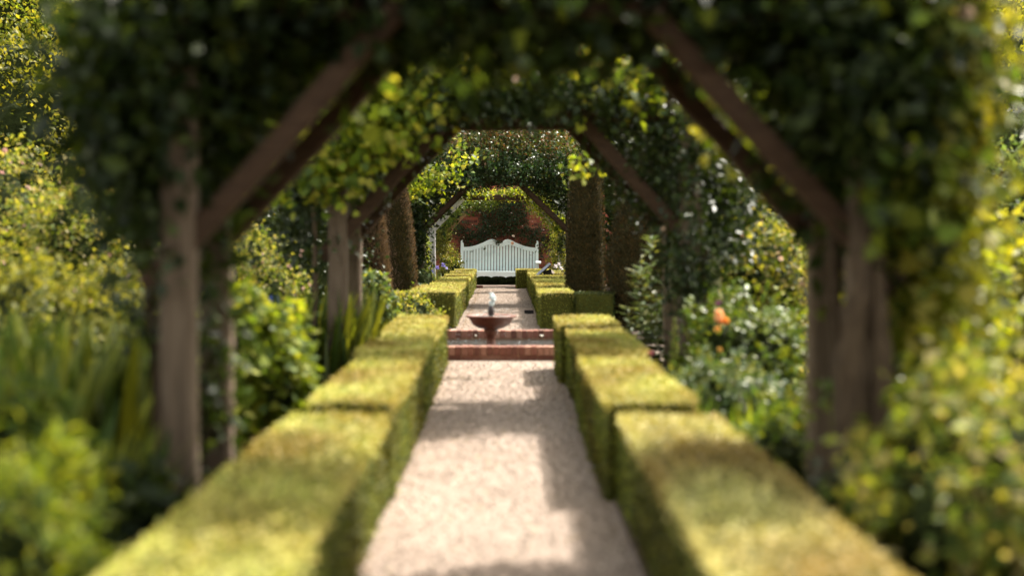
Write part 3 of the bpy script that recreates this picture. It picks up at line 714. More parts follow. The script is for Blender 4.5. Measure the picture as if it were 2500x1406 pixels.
# --- arch 1 (y 6.9 - 7.75): dense dark roof, sides outside the posts, sunlit right flank
y1 = 7.3
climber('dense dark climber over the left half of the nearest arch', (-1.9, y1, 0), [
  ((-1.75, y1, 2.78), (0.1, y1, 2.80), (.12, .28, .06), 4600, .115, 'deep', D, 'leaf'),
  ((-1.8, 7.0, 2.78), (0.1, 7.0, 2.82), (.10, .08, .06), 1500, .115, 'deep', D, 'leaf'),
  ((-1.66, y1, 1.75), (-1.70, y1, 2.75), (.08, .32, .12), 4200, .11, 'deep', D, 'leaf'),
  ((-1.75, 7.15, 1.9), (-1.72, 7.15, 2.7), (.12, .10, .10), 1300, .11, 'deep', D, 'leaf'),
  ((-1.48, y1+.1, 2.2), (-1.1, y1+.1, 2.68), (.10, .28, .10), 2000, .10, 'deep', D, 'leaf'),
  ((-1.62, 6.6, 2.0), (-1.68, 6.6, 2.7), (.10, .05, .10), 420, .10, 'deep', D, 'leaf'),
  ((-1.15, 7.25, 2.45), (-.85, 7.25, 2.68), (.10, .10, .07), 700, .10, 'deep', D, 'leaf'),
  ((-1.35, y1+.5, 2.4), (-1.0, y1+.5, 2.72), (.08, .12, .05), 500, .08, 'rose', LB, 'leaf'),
  ((-1.51, 7.62, .3), (-1.49, 7.62, 1.6), (.04, .03, .08), 420, .07, 'deep', D, 'leaf'),  # dark leaves added up the far post to darken it
  ((-1.6, 7.2, 2.2), (-.9, 7.2, 2.65), (.18, .15, .12), 90, .11, 'green', LB, 'leaf'),  # this row and the next: paler leaves added to look backlit
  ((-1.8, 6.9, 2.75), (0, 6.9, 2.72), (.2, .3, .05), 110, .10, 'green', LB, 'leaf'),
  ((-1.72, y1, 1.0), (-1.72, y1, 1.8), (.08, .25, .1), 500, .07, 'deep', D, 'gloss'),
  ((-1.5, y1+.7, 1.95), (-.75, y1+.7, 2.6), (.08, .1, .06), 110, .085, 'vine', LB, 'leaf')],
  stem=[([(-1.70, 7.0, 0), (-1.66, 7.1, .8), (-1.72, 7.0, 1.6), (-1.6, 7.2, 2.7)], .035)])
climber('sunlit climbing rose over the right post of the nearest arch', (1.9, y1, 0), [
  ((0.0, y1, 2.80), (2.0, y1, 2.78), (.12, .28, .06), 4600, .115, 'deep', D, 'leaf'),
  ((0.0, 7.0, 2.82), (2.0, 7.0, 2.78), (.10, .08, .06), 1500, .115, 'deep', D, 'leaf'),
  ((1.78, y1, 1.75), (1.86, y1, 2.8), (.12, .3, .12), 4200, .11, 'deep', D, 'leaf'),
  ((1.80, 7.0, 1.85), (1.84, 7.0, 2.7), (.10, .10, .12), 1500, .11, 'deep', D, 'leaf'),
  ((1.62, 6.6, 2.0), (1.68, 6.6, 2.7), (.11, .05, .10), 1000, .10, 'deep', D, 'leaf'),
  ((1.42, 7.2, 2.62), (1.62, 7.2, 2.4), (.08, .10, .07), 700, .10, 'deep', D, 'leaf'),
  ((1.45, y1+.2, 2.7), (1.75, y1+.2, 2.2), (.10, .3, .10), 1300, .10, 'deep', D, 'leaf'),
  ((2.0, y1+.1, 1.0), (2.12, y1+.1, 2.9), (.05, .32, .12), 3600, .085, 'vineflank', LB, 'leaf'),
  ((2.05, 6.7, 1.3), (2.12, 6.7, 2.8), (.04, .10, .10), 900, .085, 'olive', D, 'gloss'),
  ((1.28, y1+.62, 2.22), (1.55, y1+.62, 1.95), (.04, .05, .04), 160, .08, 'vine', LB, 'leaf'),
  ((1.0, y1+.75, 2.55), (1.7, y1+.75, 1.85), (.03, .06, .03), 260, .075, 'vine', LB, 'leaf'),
  ((1.4, 7.3, 2.65), (1.9, 7.2, 2.2), (.12, .15, .12), 90, .11, 'green', LB, 'leaf'),  # paler leaves here and in the next row stand for filtered sun
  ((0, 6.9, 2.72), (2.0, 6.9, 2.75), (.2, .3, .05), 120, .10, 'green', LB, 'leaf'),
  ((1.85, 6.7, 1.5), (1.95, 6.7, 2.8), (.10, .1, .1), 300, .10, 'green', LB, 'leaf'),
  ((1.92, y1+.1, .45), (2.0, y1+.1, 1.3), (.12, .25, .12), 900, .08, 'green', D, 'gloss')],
  stem=[([(1.55, 6.62, 0), (1.58, 6.6, .5), (1.54, 6.6, 1.0), (1.60, 6.6, 1.4), (1.72, 7.0, 2.1)], .085), ([(1.68, 6.62, 0), (1.65, 6.6, .5), (1.69, 6.58, 1.0), (1.66, 6.6, 1.4), (1.76, 7.0, 2.0)], .06), ([(1.60, 6.9, 0), (1.62, 7.1, .8), (1.60, 7.2, 1.6)], .05)],
  extra=([(PX(2222, 6.6), 6.55, PZ(375, 6.6)), (PX(2360, 6.5), 6.5, PZ(35, 6.5)), (PX(2330, 6.5), 6.5, PZ(30, 6.5))], .085, 'cream'))
# --- arch 2 (13.36 - 14.7)
y2 = 14.0
climber('climbing rose with bright vine leaves over the left of the second arch', (-1.8, y2, 0), [
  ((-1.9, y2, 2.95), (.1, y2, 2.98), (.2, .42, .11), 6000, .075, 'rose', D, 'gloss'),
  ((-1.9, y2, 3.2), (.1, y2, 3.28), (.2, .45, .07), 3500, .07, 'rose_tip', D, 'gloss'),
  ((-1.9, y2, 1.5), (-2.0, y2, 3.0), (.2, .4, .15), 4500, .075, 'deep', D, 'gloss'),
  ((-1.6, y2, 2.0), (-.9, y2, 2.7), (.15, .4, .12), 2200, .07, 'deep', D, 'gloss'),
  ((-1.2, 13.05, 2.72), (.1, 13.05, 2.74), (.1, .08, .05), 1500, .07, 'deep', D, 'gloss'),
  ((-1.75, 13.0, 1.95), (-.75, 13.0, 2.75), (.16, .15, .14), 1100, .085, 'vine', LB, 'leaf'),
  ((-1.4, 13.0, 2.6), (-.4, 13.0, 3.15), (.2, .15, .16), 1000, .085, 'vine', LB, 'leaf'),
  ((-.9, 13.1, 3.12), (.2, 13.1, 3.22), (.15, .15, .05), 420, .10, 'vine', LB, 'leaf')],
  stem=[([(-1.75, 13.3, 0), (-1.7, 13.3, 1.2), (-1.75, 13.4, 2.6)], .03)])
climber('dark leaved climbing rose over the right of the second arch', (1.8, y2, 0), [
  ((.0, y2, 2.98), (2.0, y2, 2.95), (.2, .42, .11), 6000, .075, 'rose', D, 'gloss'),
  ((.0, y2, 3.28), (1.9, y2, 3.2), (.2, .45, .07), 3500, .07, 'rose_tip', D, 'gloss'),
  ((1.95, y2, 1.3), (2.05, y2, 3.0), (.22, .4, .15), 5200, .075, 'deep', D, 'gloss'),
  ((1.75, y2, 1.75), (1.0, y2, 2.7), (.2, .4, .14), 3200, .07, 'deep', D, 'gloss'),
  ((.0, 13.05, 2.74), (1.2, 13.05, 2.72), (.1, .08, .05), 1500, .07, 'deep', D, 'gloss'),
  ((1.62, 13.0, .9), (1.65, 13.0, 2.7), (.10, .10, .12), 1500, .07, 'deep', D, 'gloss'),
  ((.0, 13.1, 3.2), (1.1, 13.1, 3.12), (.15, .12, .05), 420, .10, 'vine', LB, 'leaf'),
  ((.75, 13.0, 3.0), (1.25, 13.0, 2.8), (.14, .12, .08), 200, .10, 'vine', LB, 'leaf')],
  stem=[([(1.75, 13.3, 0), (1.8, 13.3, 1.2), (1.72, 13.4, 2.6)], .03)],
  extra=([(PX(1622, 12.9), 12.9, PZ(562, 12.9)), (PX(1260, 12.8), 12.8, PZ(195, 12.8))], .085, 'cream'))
# --- arch 3
y3 = 31.4
climber('mound of glossy rose leaves with pale shining top over the third arch', (-1.8, y3, 0), [
  ((-1.8, y3, 2.9), (1.4, y3, 2.9), (.25, .55, .20), 15000, .07, 'rose', D, 'gloss'),
  ((-1.3, y3, 3.4), (1.3, y3, 3.45), (.3, .6, .18), 9000, .07, 'rose_tip', D, 'gloss'),
  ((-.8, y3, 3.75), (1.0, y3, 3.8), (.2, .5, .1), 3000, .07, 'rose_tip', D, 'gloss'),
  ((-1.2, 30.7, 2.66), (.8, 30.7, 2.66), (.1, .06, .05), 1800, .06, 'deep', D, 'gloss'),
  ((1.55, y3, 1.0), (1.6, y3, 2.9), (.25, .4, .15), 4000, .07, 'deep', D, 'gloss'),
  ((-1.7, y3, 2.25), (-1.0, y3, 2.75), (.14, .35, .12), 3000, .065, 'deep', D, 'gloss'),
  ((-1.79, 30.8, .5), (-1.80, 30.8, 2.0), (.10, .08, .12), 2600, .06, 'deep', D, 'gloss'),
  ((-1.95, y3, 1.9), (-1.9, y3, 2.8), (.10, .35, .12), 2000, .065, 'deep', D, 'gloss'),
  ((1.3, y3, 2.1), (.75, y3, 2.7), (.14, .35, .12), 2600, .065, 'deep', D, 'gloss'),
  ((-1.85, 28.9, 2.35), (-.6, 28.9, 3.0), (.1, .12, .09), 420, .09, 'vine', LB, 'leaf')],
  stem=[([(-1.8, 31.2, 0), (-1.82, 31.2, 1.2), (-1.75, 31.2, 2.6)], .03)])
# --- trailing sprays hanging in front, a vine on the right of the pond
climber('two bright vine sprays hanging beside the dark yew', (1.0, 19.8, 0), [
  ((PX(1440, 17), 17, PZ(385, 17)), (PX(1462, 17), 17, PZ(400, 17)), (.03, .05, .03), 34, .085, 'vine', LB, 'leaf'),
  ((PX(1405, 17), 17, PZ(408, 17)), (PX(1430, 17), 17, PZ(418, 17)), (.03, .05, .02), 30, .085, 'vine', LB, 'leaf')],
  stem=[([(PX(1480, 14.9), 14.9, 2.75), (PX(1465, 16), 16, 2.55), (PX(1440, 17), 17, PZ(385, 17))], .008)], name='hanging_vine')
# --- arch 4 yellow vine and post coloured as if lit
climber('yellow leaved vine threaded round the pale grey arch', (-1.9, 37.5, 0), [
  ((-2.15, 37.0, 1.3), (-2.05, 37.0, .6), (.09, .12, .08), 500, .07, 'vine', LB, 'leaf'),
  ((-2.0, 37.3, 1.75), (-1.25, 37.3, 2.5), (.05, .15, .05), 700, .06, 'vine', LB, 'leaf'),
  ((-1.2, 37.5, 2.52), (.9, 37.5, 2.52), (.2, .2, .04), 1500, .055, 'vine', LB, 'leaf'),
  ((.75, 37.4, 2.42), (1.55, 37.4, 1.6), (.09, .15, .09), 2400, .06, 'vine', LB, 'leaf'),
  ((1.4, 37.4, 1.6), (1.55, 37.4, .6), (.12, .15, .1), 1800, .06, 'lit', D, 'leaf'),
  ((-2.2, 37.9, 2.2), (-1.6, 37.9, 2.75), (.2, .25, .2), 2600, .06, 'deep', D, 'gloss'),
  ((1.7, 37.9, 2.2), (1.0, 37.9, 2.85), (.2, .25, .2), 2600, .06, 'deep', D, 'gloss')],
  stem=[([(-2.0, 37.3, 0), (-2.05, 37.2, .7), (-1.95, 37.3, 1.5)], .015)], name='golden_vine')
climber('small leaved rambling rose on the last arch before the bench', (-1.75, 40.6, 0), [
  ((-1.78, 40.4, .9), (-1.85, 40.4, 1.6), (.16, .15, .1), 3400, .05, 'olive', D, 'gloss'),
  ((-1.85, 40.5, 1.6), (-.95, 40.5, 2.35), (.09, .2, .07), 3600, .05, 'green', D, 'gloss'),
  ((-1.0, 40.5, 2.50), (.9, 40.5, 2.50), (.2, .12, .05), 2200, .05, 'lit', D, 'leaf'),
  ((-.9, 40.5, 2.25), (-.3, 40.5, 2.3), (.14, .10, .06), 900, .05, 'green', D, 'gloss'),
  ((.7, 40.5, 2.35), (1.55, 40.5, 1.6), (.09, .2, .08), 2800, .05, 'olive', D, 'gloss'),
  ((1.62, 40.4, .9), (1.62, 40.4, 1.7), (.14, .15, .1), 3000, .05, 'lit', D, 'leaf')],
  stem=[([(-1.7, 40.5, 0), (-1.78, 40.5, .9), (-1.7, 40.5, 1.6)], .02)], name='rambling_rose')

# --- rose trained on the wall
def wall_rose():
    base = np.array([-.2, WY-.1, 0.]); t = thing('climbing_rose', 'dark leaved rose with tiny pink blooms trained on the brick wall above the bench', 'climber', tuple(base), 'climbers on the arches')
    n = 21000; u = rng.uniform(1085, 1385, n); v = rng.uniform(470, 668, n)
    den = np.zeros(n)
    for a, b, sa, sb, k_ in ((1215, 540, 48, 36, 1.5), (1165, 585, 32, 22, 1), (1185, 500, 60, 18, 1.2), (1300, 575, 26, 26, .9), (1270, 525, 26, 30, .8), (1120, 560, 24, 28, .8), (1345, 585, 20, 24, .8), (1230, 480, 80, 14, 1), (1175, 632, 42, 26, 1.2), (1265, 632, 42, 26, 1.2)):  # last two patches: leaves added to make the slat gaps dark
        den += k_*np.exp(-((u-a)/sa)**2-((v-b)/sb)**2)
    for a, b, sa, sb in ((1160, 535, 16, 14), (1310, 530, 18, 22), (1345, 635, 22, 22), (1112, 605, 12, 24), (1225, 590, 34, 8), (1165, 588, 16, 5)):
        den -= .9*np.exp(-((u-a)/sa)**2-((v-b)/sb)**2)
    cl = np.array([noise.noise(Vector((a*.09, b*.11, 0))) for a, b in zip(u, v)])
    ok = (den+cl*.7) > rng.uniform(.15, .8, n)
    u, v = u[ok], v[ok]; n = len(u); yy = -.14*rng.uniform(0, 1, n)
    Yw = WY-.03
    p = np.stack([(u-VX)/F*Yw, WY-.02+yy-.02, H-(v-VY)/F*Yw], 1)-base
    al = norm(unit(n)+[0, -.2, -.6]); nr = norm(unit(n)*.6+[0.1, -.8, .5])
    leaf_obj('foliage', scatter(D, p, al, nr, .05*rng.uniform(.6, 1.4, n), PAL['deep']+PAL['rose']), M['gloss'], t)
    fp = [(1184, 543), (1183, 565), (1196, 552), (1243, 562), (1132, 579), (1276, 552), (1153, 549), (1248, 520), (1210, 578), (1300, 541), (1322, 560), (1345, 566), (1324, 592), (1105, 560), (1172, 520)]
    q = np.array([(PX(a, Yw-.2), Yw-.2, PZ(b, Yw-.2)) for a, b in fp])-base
    leaf_obj('blossom', scatter(FLOWER, q, unit(len(q)), np.tile([0., -1, .3], (len(q), 1)), np.full(len(q), .036), PAL['cream']+PAL['pink']), M['petal'], t)
    for a, b, s_ in ((1253, 577, .085), (1251, 594, .10)):
        r_ = np.array([[PX(a, BY-.05), BY-.1, PZ(b, BY)]])-base
        o = leaf_obj('bloom', scatter(FLOWER, r_, unit(1), np.array([[0, -1., .2]]), np.array([s_]), [(.75, .5, .36)] if b > 590 else [(.72, .6, .5)], 0), M['petal'], t, False)
    # leafy shoots that overlap the bench crest and one slat
    for a, b, n_, sp in ((1215, 590, 120, .045), (1153, 614, 9, .012)):
        c_ = np.array([PX(a, BY), BY-.06, PZ(b, BY)])-base
        leaf_obj('shoot', scatter(D, c_+rng.normal(size=(n_, 3))*[sp*1.2, .03, sp], norm(unit(n_)+[0, -.2, -.5]), norm(unit(n_)*.5+[0, -.6, .5]), .045*rng.uniform(.7, 1.2, n_), PAL['deep']), M['gloss'], t, False)
    for pts in ([(.2, 0, 0), (-.2, .03, 1.0), (-.6, .03, 2.0), (-.8, .03, 2.7)], [(.2, 0, 0), (.2, .03, 1.2), (.7, .03, 2.2)], [(-.2, .03, 1.2), (-1.1, .03, 1.5)], [(.3, .03, 1.3), (1.4, .03, 1.7)]):
        tube('stem', pts, .014, M['bark'], t)
wall_rose()

# ================================================================== BORDER PLANTS
def blades(label, X, Y, r, h, n=240, pal='green', name='iris_clump', cat='plant', group='blade leaved clumps in the borders', flowers=None, wide=1.0, lean=.25):
    t = thing(name, label, cat, (X, Y, 0), group)
    a = rng.uniform(0, 6.28, n); q = np.sqrt(rng.uniform(0, 1, n))*r
    p = np.stack([q*np.cos(a), q*np.sin(a), np.zeros(n)], 1)
    d = norm(np.stack([np.cos(a)*lean+rng.normal(0, .1, n), np.sin(a)*lean+rng.normal(0, .1, n), np.ones(n)], 1))
    tpl = (BLADE[0]*[wide, 1, 1], BLADE[1])
    leaf_obj('blade_leaves', scatter(tpl, p, d, unit(n), h*rng.uniform(.55, 1.1, n), PAL[pal]), M['leaf'], t)
    for fx, fz, s_, c_ in (flowers or []):
        tube('flower_stem', [(fx*.6, -.02, 0), (fx, -.03, fz)], .006, M['stem'], t)
        k_ = 9; an = np.linspace(0, 6.28, k_+1)[:k_]
        al = np.stack([np.cos(an), np.sin(an)*.5-.2, np.where(np.arange(k_) % 2, .9, -.5)], 1)
        leaf_obj('flower', scatter(D, np.tile([fx, -.03, fz], (k_, 1)), al, unit(k_), np.full(k_, s_*.9), [c_], .2), M['petal'], t, False)
    return t
def spires(label, X, Y, items, pal='glauc', name='foxglove', fcol=((.6, .58, .42), (.45, .5, .3))):
    """items: (dx, z0, z1, r) flower spires on stems over a rosette"""
    t = thing(name, label, 'flower', (X, Y, 0), 'flower spires in the right border')
    for dx, z0, z1, r in items:
        tube('stem', [(dx*.7, 0, 0), (dx, 0, z0), (dx+.01, 0, z1)], .008, M['stem'], t)
        n = int((z1-z0)*420); tt = rng.uniform(0, 1, n); a = rng.uniform(0, 6.28, n); rr = r*(1.05-tt*.75)
        p = np.stack([dx+rr*.4*np.cos(a), rr*.4*np.sin(a), z0+(z1-z0)*tt], 1)
        leaf_obj('flower_spike', scatter(D, p, np.stack([np.cos(a), np.sin(a), -.4+a*0], 1), unit(n), rr*1.3, fcol), M['petal'], t, False)
    n = 60; a = rng.uniform(0, 6.28, n)
    leaf_obj('basal_leaves', scatter(D, np.zeros((n, 3))+[0, 0, .05], np.stack([np.cos(a), np.sin(a), .5+.0*a], 1), unit(n)*.3+[0, 0, 1], .3*rng.uniform(.6, 1.2, n), PAL[pal]), M['leaf'], t)
def tall_lance(label, X, Y, stems, leaf=.13, pal='glauc', name='leafy_perennial', m='gloss'):
    t = thing(name, label, 'plant', (X, Y, 0), 'tall leafy perennials')
    for dx, dy, h in stems:
        tube('stem', [(dx*.5, dy*.5, 0), (dx, dy, h)], .009, M['stem'], t)
        n = int(h*46); tt = np.sort(rng.uniform(.1, 1, n)); a = np.arange(n)*2.4
        p = np.stack([dx*(.5+.5*tt), dy*(.5+.5*tt), h*tt], 1)
        d = np.stack([np.cos(a), np.sin(a), .55-.3*(1-tt)], 1)
        leaf_obj('leaves', scatter(LANCE, p, d, np.tile([0, 0, 1.], (n, 1))+unit(n)*.2, leaf*(1.25-.5*tt)*1.2, PAL[pal]), M[m], t)

SL = 'shrubs in the left border'; SR = 'shrubs in the right border'
# ---- left side, far to near
def pxs(x, y, Y): return (PX(x, Y), Y, PZ(y, Y))
def shrub_px(name, label, cat, x0, x1, ytop, Y, depth=None, zb=0.0, **kw):
    """ellipsoid shrub filling photo columns x0..x1 with its top at row ytop, standing at distance Y"""
    X0, X1 = PX(x0, Y), PX(x1, Y); zt = PZ(ytop, Y); rx = (X1-X0)/2; rz = max(.12, (zt-zb)/2)
    return shrub(name, label, cat, ((X0+X1)/2, Y, (zt+zb)/2), (rx, depth or max(.3, rx*.8), rz), **kw)
shrub_px('rose_shrub', 'sunlit pink flowering rose shrub at the left edge behind the near grasses', 'shrub', -190, 130, 375, 17, 1.0, leaf=.06, n=9000, pal='lit', clumps=190, group=SL, flowers=110, fsize=.06, m='leaf')
shrub_px('rose_shrub', 'sunlit yellow green rose shrub left of the nearest arch post', 'shrub', 60, 430, 415, 16, 1.0, leaf=.06, n=10000, pal='lit', clumps=200, group=SL, flowers=70, fsize=.055)
shrub_px('rose_shrub', 'pale pink rose mound seen between the two left arch posts', 'shrub', 525, 730, 575, 17, .8, leaf=.05, n=6500, pal='lit', clumps=140, group=SL, flowers=45, fsize=.045)
shrub_px('shrub', 'dark green shrub behind the second left arch post', 'shrub', 640, 900, 480, 22, 1.0, leaf=.07, n=6000, pal='deep', clumps=120, group=SL, m='gloss')
shrub_px('shrub', 'olive shrub low behind the near left grasses', 'shrub', -60, 200, 640, 11, .7, leaf=.055, n=5000, pal='olive', clumps=110, group=SL)
shrub_px('shrub', 'mottled green shrub left of the nearest arch post at mid height', 'shrub', 170, 420, 660, 11.5, .7, leaf=.055, n=5500, pal='olive', clumps=120, group=SL, flowers=20, fpal='cream', fsize=.04)
shrub_px('shrub', 'low dark green plant at the foot of the left roses', 'shrub', 560, 800, 800, 15, .6, leaf=.06, n=3500, pal='deep', clumps=80, group=SL)
shrub_px('leafy_mound', 'bright green leafy mound between the nearest left arch post and the hedge', 'shrub', 440, 745, 765, 10.6, .55, leaf=.075, n=5200, pal='corner', clumps=130, group=SL, tpl=LB)
shrub_px('leafy_mound', 'glaucous blue green shrub at the left of the pond', 'shrub', 862, 950, 675, 19.6, .35, leaf=.10, n=1800, pal='glauc', clumps=60, group=SL, m='leaf')
shrub_px('leafy_mound', 'pale yellow green bush in front of the left cross hedge', 'shrub', 930, 1075, 722, 21.8, .32, leaf=.05, n=3800, pal='lit', clumps=90, group=SL)
shrub_px('leafy_mound', 'glaucous euphorbia like plant against the left hedge behind the yews', 'shrub', 1005, 1062, 643, 28.8, .25, leaf=.09, n=900, pal='glauc', clumps=36, group=SL, m='gloss')
shrub_px('leafy_mound', 'yellow leaved bush just left of the white bench', 'shrub', 1072, 1128, 622, 39.6, .35, leaf=.06, n=2600, pal='lit', clumps=70, group=SL)
shrub_px('leafy_mound', 'bright yellow green foliage behind the left yew column', 'shrub', 1000, 1050, 575, 33.5, .25, leaf=.06, n=1500, pal='vine', clumps=50, group=SL, core=.5)
blades('blue irises beside the far left hedge blocks', PX(1078, 35), 35, .22, .55, 130, 'glauc', flowers=[(-.1, PZ(653, 35), .07, (.22, .2, .55)), (.05, PZ(647, 35), .08, (.2, .18, .5)), (-.22, PZ(664, 35), .06, (.16, .17, .6)), (.12, PZ(655, 35), .05, (.4, .38, .7))])
blades('pale pink flowered stems left of the yellow bush', PX(1098, 36.5), 36.5, .15, .5, 90, 'lit', flowers=[(.1, PZ(671, 36.5), .06, (.6, .4, .45)), (.18, PZ(664, 36.5), .05, (.6, .45, .5))])
blades('dark upright iris leaves beside the second left arch post', PX(760, 13.6), 13.6, .5, 1.05, 420, 'mixed', lean=.12)
blades('tall iris leaves with a single blue shape built as a flower between the left posts', PX(655, 14.2), 14.2, .35, .85, 260, 'deep', lean=.12, flowers=[(.03, PZ(745, 14.2), .16, (.02, .06, .30)), (-.12, PZ(737, 14.2), .06, (.55, .35, .5))])  # blue thing of unknown kind, given the form of an iris flower
blades('yellow green blade leaves just left of the nearest arch post', PX(320, 7.9), 7.9, .14, .85, 110, 'bright', lean=.12, wide=1.1)
blades('tall dark grass leaves at the left edge', PX(120, 7.4), 7.4, .45, 1.15, 460, 'mixed', lean=.18, wide=1.2)
blades('arching green blades lower left in front of the shrubs', PX(190, 6.6), 6.6, .28, .75, 240, 'mixed', lean=.3, wide=1.2)
blades('pale glinting blades at the far left edge', PX(40, 6.6), 6.6, .22, 1.05, 150, 'glauc', lean=.15, wide=1.2)
shrub_px('leafy_mound', 'bright leafy plant in the bottom left corner', 'shrub', -160, 250, 1080, 5.2, .35, leaf=.08, n=1900, pal='corner', clumps=60, group=SL, tpl=LA, core=.6)
shrub_px('leafy_mound', 'low green plant between the near grasses and the left hedge', 'shrub', 190, 420, 1150, 6.3, .3, leaf=.07, n=1200, pal='deep', clumps=40, group=SL, core=.6)
shrub_px('leafy_mound', 'mid green foliage at the left edge above the corner plant', 'shrub', -120, 180, 900, 6.4, .35, leaf=.07, n=1900, pal='green', clumps=60, group=SL, core=.6)
shrub_px('leafy_mound', 'low dull green growth just right of the foot of the nearest left post', 'shrub', 500, 600, 1110, 8.8, .2, leaf=.07, n=900, pal='deep', clumps=36, group=SL, core=.6)
for x_, Y_, yt_, w_, p_, l_ in ((905, 25.2, 712, 70, 'green', 'low green ground cover at the foot of the left yew columns'), (985, 30.5, 690, 60, 'glauc', 'low bluish ground cover behind the left yew columns'), (860, 20.0, 760, 80, 'deep', 'dark low growth behind the second left arch post'),
        (1400, 31.0, 690, 60, 'green', 'low green ground cover hidden behind the slimmer right yew'), (1640, 21.0, 745, 90, 'deep', 'dark low growth beside the broad right yew'), (1760, 19.0, 760, 110, 'green', 'low leafy growth behind the orange rose bush')):
    shrub_px('leafy_mound', l_, 'shrub', x_-w_, x_+w_, yt_, Y_, .8, leaf=.06, n=1800, pal=p_, clumps=60, group='ground cover in the beds beyond the pond', core=.7)
# ---- right side
tall_lance('tall plant with long pointed leaves in front of the broad yew', PX(1590, 15.6), 15.6, [(0, 0, 1.50), (-.16, -.05, 1.15), (.15, .05, 1.25), (-.26, .0, .8), (.26, .05, 1.0), (.05, -.1, .9), (-.1, .1, 1.3)], .15)
tall_lance('dark leaved perennial low beside the short hedge block', PX(1600, 12.9), 12.9, [(0, 0, .75), (-.12, 0, .6), (.14, 0, .7), (.05, -.1, .5), (.24, 0, .5)], .12, 'deep')
spires('cream foxglove spires in front of the sunlit right bush', PX(1740, 13.3), 13.3, [(.02, .85, 1.42, .055), (-.15, .9, 1.30, .045), (-.36, 1.0, 1.5, .035), (.10, .6, .9, .04)])
spires('single green flower spike rising behind the second right hedge block', PX(1648, 12.4), 12.4, [(0, .30, .86, .04)], fcol=((.2, .26, .03), (.3, .32, .06)))
shrub_px('rose_shrub', 'large sunlit rose bush left of the nearest right post', 'shrub', 1690, 1985, 545, 15.6, .75, leaf=.075, n=6500, pal='lit', clumps=120, group=SR, flowers=40, fsize=.07, fpal='cream', m='leaf')
t = shrub_px('rose_shrub', 'green rose bush bearing orange blooms right of the path', 'shrub', 1680, 1960, 735, 12.4, .55, leaf=.07, n=4200, pal='green', clumps=90, group=SR, m='gloss')
for x, y, s_, c_ in ((1757, 770, .085, (.85, .50, .26)), (1768, 785, .07, (.80, .34, .08)), (1750, 803, .06, (.78, .45, .14)), (1757, 855, .045, (.6, .38, .10)), (1753, 738, .04, (.25, .05, .25)), (1588, 862, .045, (.4, .12, .16))):
    p = np.array([pxs(x, y, 11.75)])-np.array(t.location)
    leaf_obj('bloom', scatter(FLOWER, np.repeat(p, 3, 0)+rng.normal(size=(3, 3))*s_*.12, unit(3), np.array([[-.1, -1., .3], [.3, -.8, .5], [-.4, -.8, .1]]), np.full(3, s_*.85), [c_], 0), M['petal'], t, False)
shrub_px('leafy_mound', 'glinting green perennials behind the second right hedge block', 'shrub', 1640, 1900, 880, 10.6, .5, leaf=.06, n=3600, pal='glauc', clumps=90, group=SR, m='gloss')
shrub_px('leafy_mound', 'low bushy plant between the right hedge and the nearest right post', 'shrub', 1780, 2010, 1010, 8.6, .35, leaf=.05, n=2600, pal='green', clumps=70, group=SR)
blades('grassy leaves behind the right hedge', PX(1760, 9.9), 9.9, .4, .55, 260, 'green', lean=.35)
shrub_px('shrub', 'pinkish sunlit shrub high behind the second right arch post', 'shrub', 1770, 1860, 440, 24, .5, zb=1.0, leaf=.07, n=1500, pal='lit', clumps=50, group=SR, flowers=30)
shrub_px('shrub', 'yellow green shrub behind the nearest right post', 'shrub', 2080, 2420, 560, 10.6, .7, leaf=.075, n=5000, pal='bright', clumps=110, group=SR, tpl=LB)
shrub_px('shrub', 'sunlit drooping shrub at the right edge', 'shrub', 2280, 2640, 560, 12.0, .8, leaf=.085, n=4500, pal='olive', clumps=110, group=SR, tpl=LB)
shrub_px('shrub', 'blue green shrub with lit top at the right edge', 'shrub', 2290, 2700, 385, 18, 1.0, leaf=.08, n=7000, pal='glauc', clumps=140, group=SR)
shrub_px('shrub', 'leafy shrub with yellowing top in the bottom right corner', 'shrub', 2090, 2760, 945, 5.9, .6, leaf=.075, n=4200, pal='lit', clumps=100, group=SR, m='leaf', tpl=D)
shrub_px('leafy_mound', 'low dark foliage beside the near right hedge', 'shrub', 2010, 2350, 1130, 6.2, .35, leaf=.07, n=1900, pal='deep', clumps=60, group=SR, core=.6, m='gloss')
shrub_px('shrub', 'mixed green foliage at the foot of the nearest right post', 'shrub', 1980, 2200, 880, 8.3, .3, leaf=.07, n=2200, pal='olive', clumps=60, group=SR, core=.6, m='gloss')
blades('white flowered irises right of the sloping sign', PX(1362, 34), 34, .22, .5, 220, 'glauc', flowers=[(-.05, PZ(650, 34), .07, (.7, .68, .75)), (.08, PZ(655, 34), .07, (.7, .7, .75)), (-.12, PZ(664, 34), .06, (.65, .62, .7)), (.02, PZ(645, 34), .06, (.7, .68, .75))])
shrub_px('rose_shrub', 'pale flowering rose against the wall right of the bench', 'shrub', 1346, 1400, 575, 38, .3, leaf=.055, n=3000, pal='lit', clumps=70, group=SR, flowers=60, fpal='cream', fsize=.045)

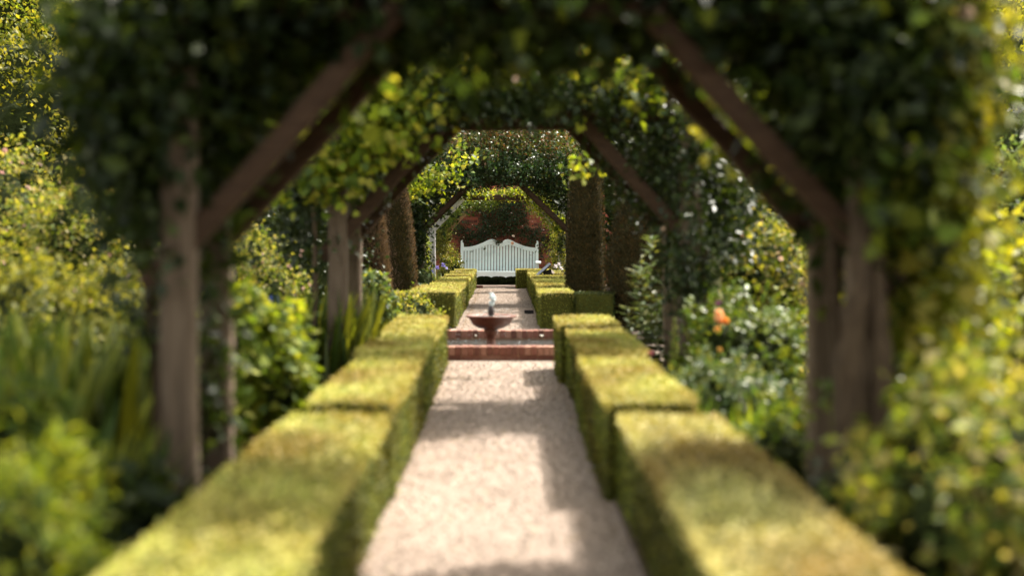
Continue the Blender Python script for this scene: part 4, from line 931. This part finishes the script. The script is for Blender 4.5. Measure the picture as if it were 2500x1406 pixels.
# ================================================================== TREES
def tree(label, x, y_top, Y, rx, leaf=.2, n=9000, pal='far', clumps=170, zb=.12, ry=None, group='trees beyond the garden', crown_base=.15, cf=.86, m='leaf'):
    X = PX(x, Y); zt = PZ(y_top, Y); z0 = zt*crown_base; rz = (zt-z0)/2; c = (0, 0, z0+rz); r = (rx, ry or rx*.8, rz)
    t = thing('tree', label, 'tree', (X, Y, 0), group)
    tube('trunk', [(0, 0, -.1), (.1, 0, zt*.35), (0, .1, zt*.7)], .05*zt**.9+.05, M['bark'], t, 9, .4, .3)
    for i in range(4):
        a = i*1.6+random.random(); tube('limb', [(0.05, 0, zt*.3), (math.cos(a)*rx*.4, math.sin(a)*rx*.3, zt*.5), (math.cos(a)*rx*.75, math.sin(a)*rx*.6, zt*.68)], .03*zt**.8, M['bark'], t, 7, .4)
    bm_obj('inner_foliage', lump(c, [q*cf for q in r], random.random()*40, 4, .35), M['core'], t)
    p, nd = crown_points(c, r, n, clumps, rx*.13, bottom=-.8); k = len(p)
    al = norm(nd*.7+unit(k)*.7+[0, 0, .15]); nr = norm(nd*.4+unit(k)*.6+[0, 0, .5])
    leaf_obj('crown', scatter(D, p, al, nr, leaf*rng.uniform(.6, 1.4, k), PAL[pal]), M[m], t)
    return t
# belt behind everything
for i, (x, Y, yt, rx, l) in enumerate(((-700, 74, -330, 10, 'dark tree of the far belt beyond the left edge of the view'), (120, 78, -420, 10, 'tall dark tree far behind the sunlit tree at the upper left'), (650, 72, -260, 8, 'dark tree behind the left side of the arches'), (1150, 76, -260, 9, 'dark tree behind the middle of the brick wall'),
        (1700, 72, -260, 9, 'dark tree behind the right side of the arches'), (2300, 76, -420, 10, 'tall dark tree far behind the upper right corner'), (3100, 74, -380, 11, 'dark tree of the far belt beyond the right edge'))):
    tree(l, x, yt, Y, rx, .32, 9000, 'deep', 200, crown_base=.04, cf=.9)
tree('bright yellow green tree with feathery sunlit shoots at the upper left corner', 20, -130, 50, 3.1, .15, 19000, 'vine', 420, crown_base=.2, cf=.8)
tree('grey green tree behind the feathery one at upper left', 230, -60, 60, 3.6, .18, 8000, 'glauc', 160)
tree('broad olive tree with dark hollows left of the nearest arch', 120, 105, 30, 2.6, .10, 14000, 'far', 190, crown_base=.1)
tree('smaller olive tree behind the left rose shrubs', 360, 235, 27, 1.9, .09, 9000, 'far', 130, crown_base=.1)
tree('olive tree at the far left edge', -230, 150, 32, 3.0, .11, 8000, 'far', 150, crown_base=.1)
tree('feathery sunlit tree at the upper right corner', 2400, -90, 52, 2.9, .15, 11000, 'olive', 260, crown_base=.2, cf=.8)
tree('broad sunlit olive tree at the right behind the nearest arch', 2440, 60, 31, 2.5, .11, 14000, 'olive', 190, crown_base=.25)
tree('dark tree in shade behind the blue green shrub at the right', 2560, 260, 26, 2.2, .10, 7000, 'deep', 120, crown_base=.05)
tree('dark evergreen behind the right arch posts', 1880, 150, 33, 3.0, .11, 11000, 'deep', 160, crown_base=.03)
tree('dark evergreen behind the second right arch', 1640, 290, 30, 1.6, .10, 6000, 'deep', 110, crown_base=.03)
tree('dark evergreen behind the second left arch', 800, 230, 31, 2.2, .10, 9000, 'deep', 140, crown_base=.03)
tree('dark green tree between the left arch and the yew columns', 560, 330, 28, 1.9, .09, 8000, 'deep', 120, crown_base=.03)

# ================================================================== UNSEEN ARCH AND TREES ADDED BEHIND THE VIEWPOINT TO CUT SKYLIGHT
arch('timber_arch', 'unseen timber arch added just behind the viewpoint to cut skylight', (-1.6, -.7), w=.155)
climber('unseen leafy roof added above and behind the viewpoint to cut skylight', (0, -1.0, 0), [
  ((-1.8, -1.1, 2.8), (1.9, -1.1, 2.8), (.15, .55, .10), 5200, .10, 'deep', D, 'leaf'),
  ((-1.8, -1.1, 1.2), (-1.8, -1.1, 2.8), (.14, .5, .12), 1800, .10, 'deep', D, 'leaf'),
  ((1.95, -1.1, 1.2), (1.95, -1.1, 2.8), (.14, .5, .12), 1800, .10, 'deep', D, 'leaf')],
  stem=[([(-1.7, -1.4, 0), (-1.68, -1.3, 1.2), (-1.7, -1.3, 2.6)], .03)])
for X_, Y_, h_, rx_, l_ in ((-9, -13, 8, 4.2, 'unseen tree added behind the viewpoint on the left to cut skylight'), (0, -17, 9, 4.6, 'unseen tree added in the middle behind the viewpoint to cut skylight'), (9, -13, 8, 4.2, 'unseen tree added behind the viewpoint on the right to cut skylight')):
    t = thing('tree', l_, 'tree', (X_, Y_, 0), 'unseen trees added to cut skylight')
    bm_obj('inner_foliage', lump((0, 0, h_*.5), (rx_*.9, rx_*.8, h_*.48), X_, 4, .3), M['core'], t)
    p_, n_ = crown_points((0, 0, h_*.5), (rx_, rx_*.9, h_*.5), 2600, 90, .5, bottom=-.8)
    leaf_obj('crown', scatter(DIAMOND, p_, norm(n_+unit(len(p_))), norm(n_+unit(len(p_))*.6), .35*rng.uniform(.6, 1.3, len(p_)), PAL['deep']), M['leaf'], t)
    tube('trunk', [(0, 0, -.1), (.1, 0, h_*.3), (0, 0, h_*.6)], .22, M['bark'], t)
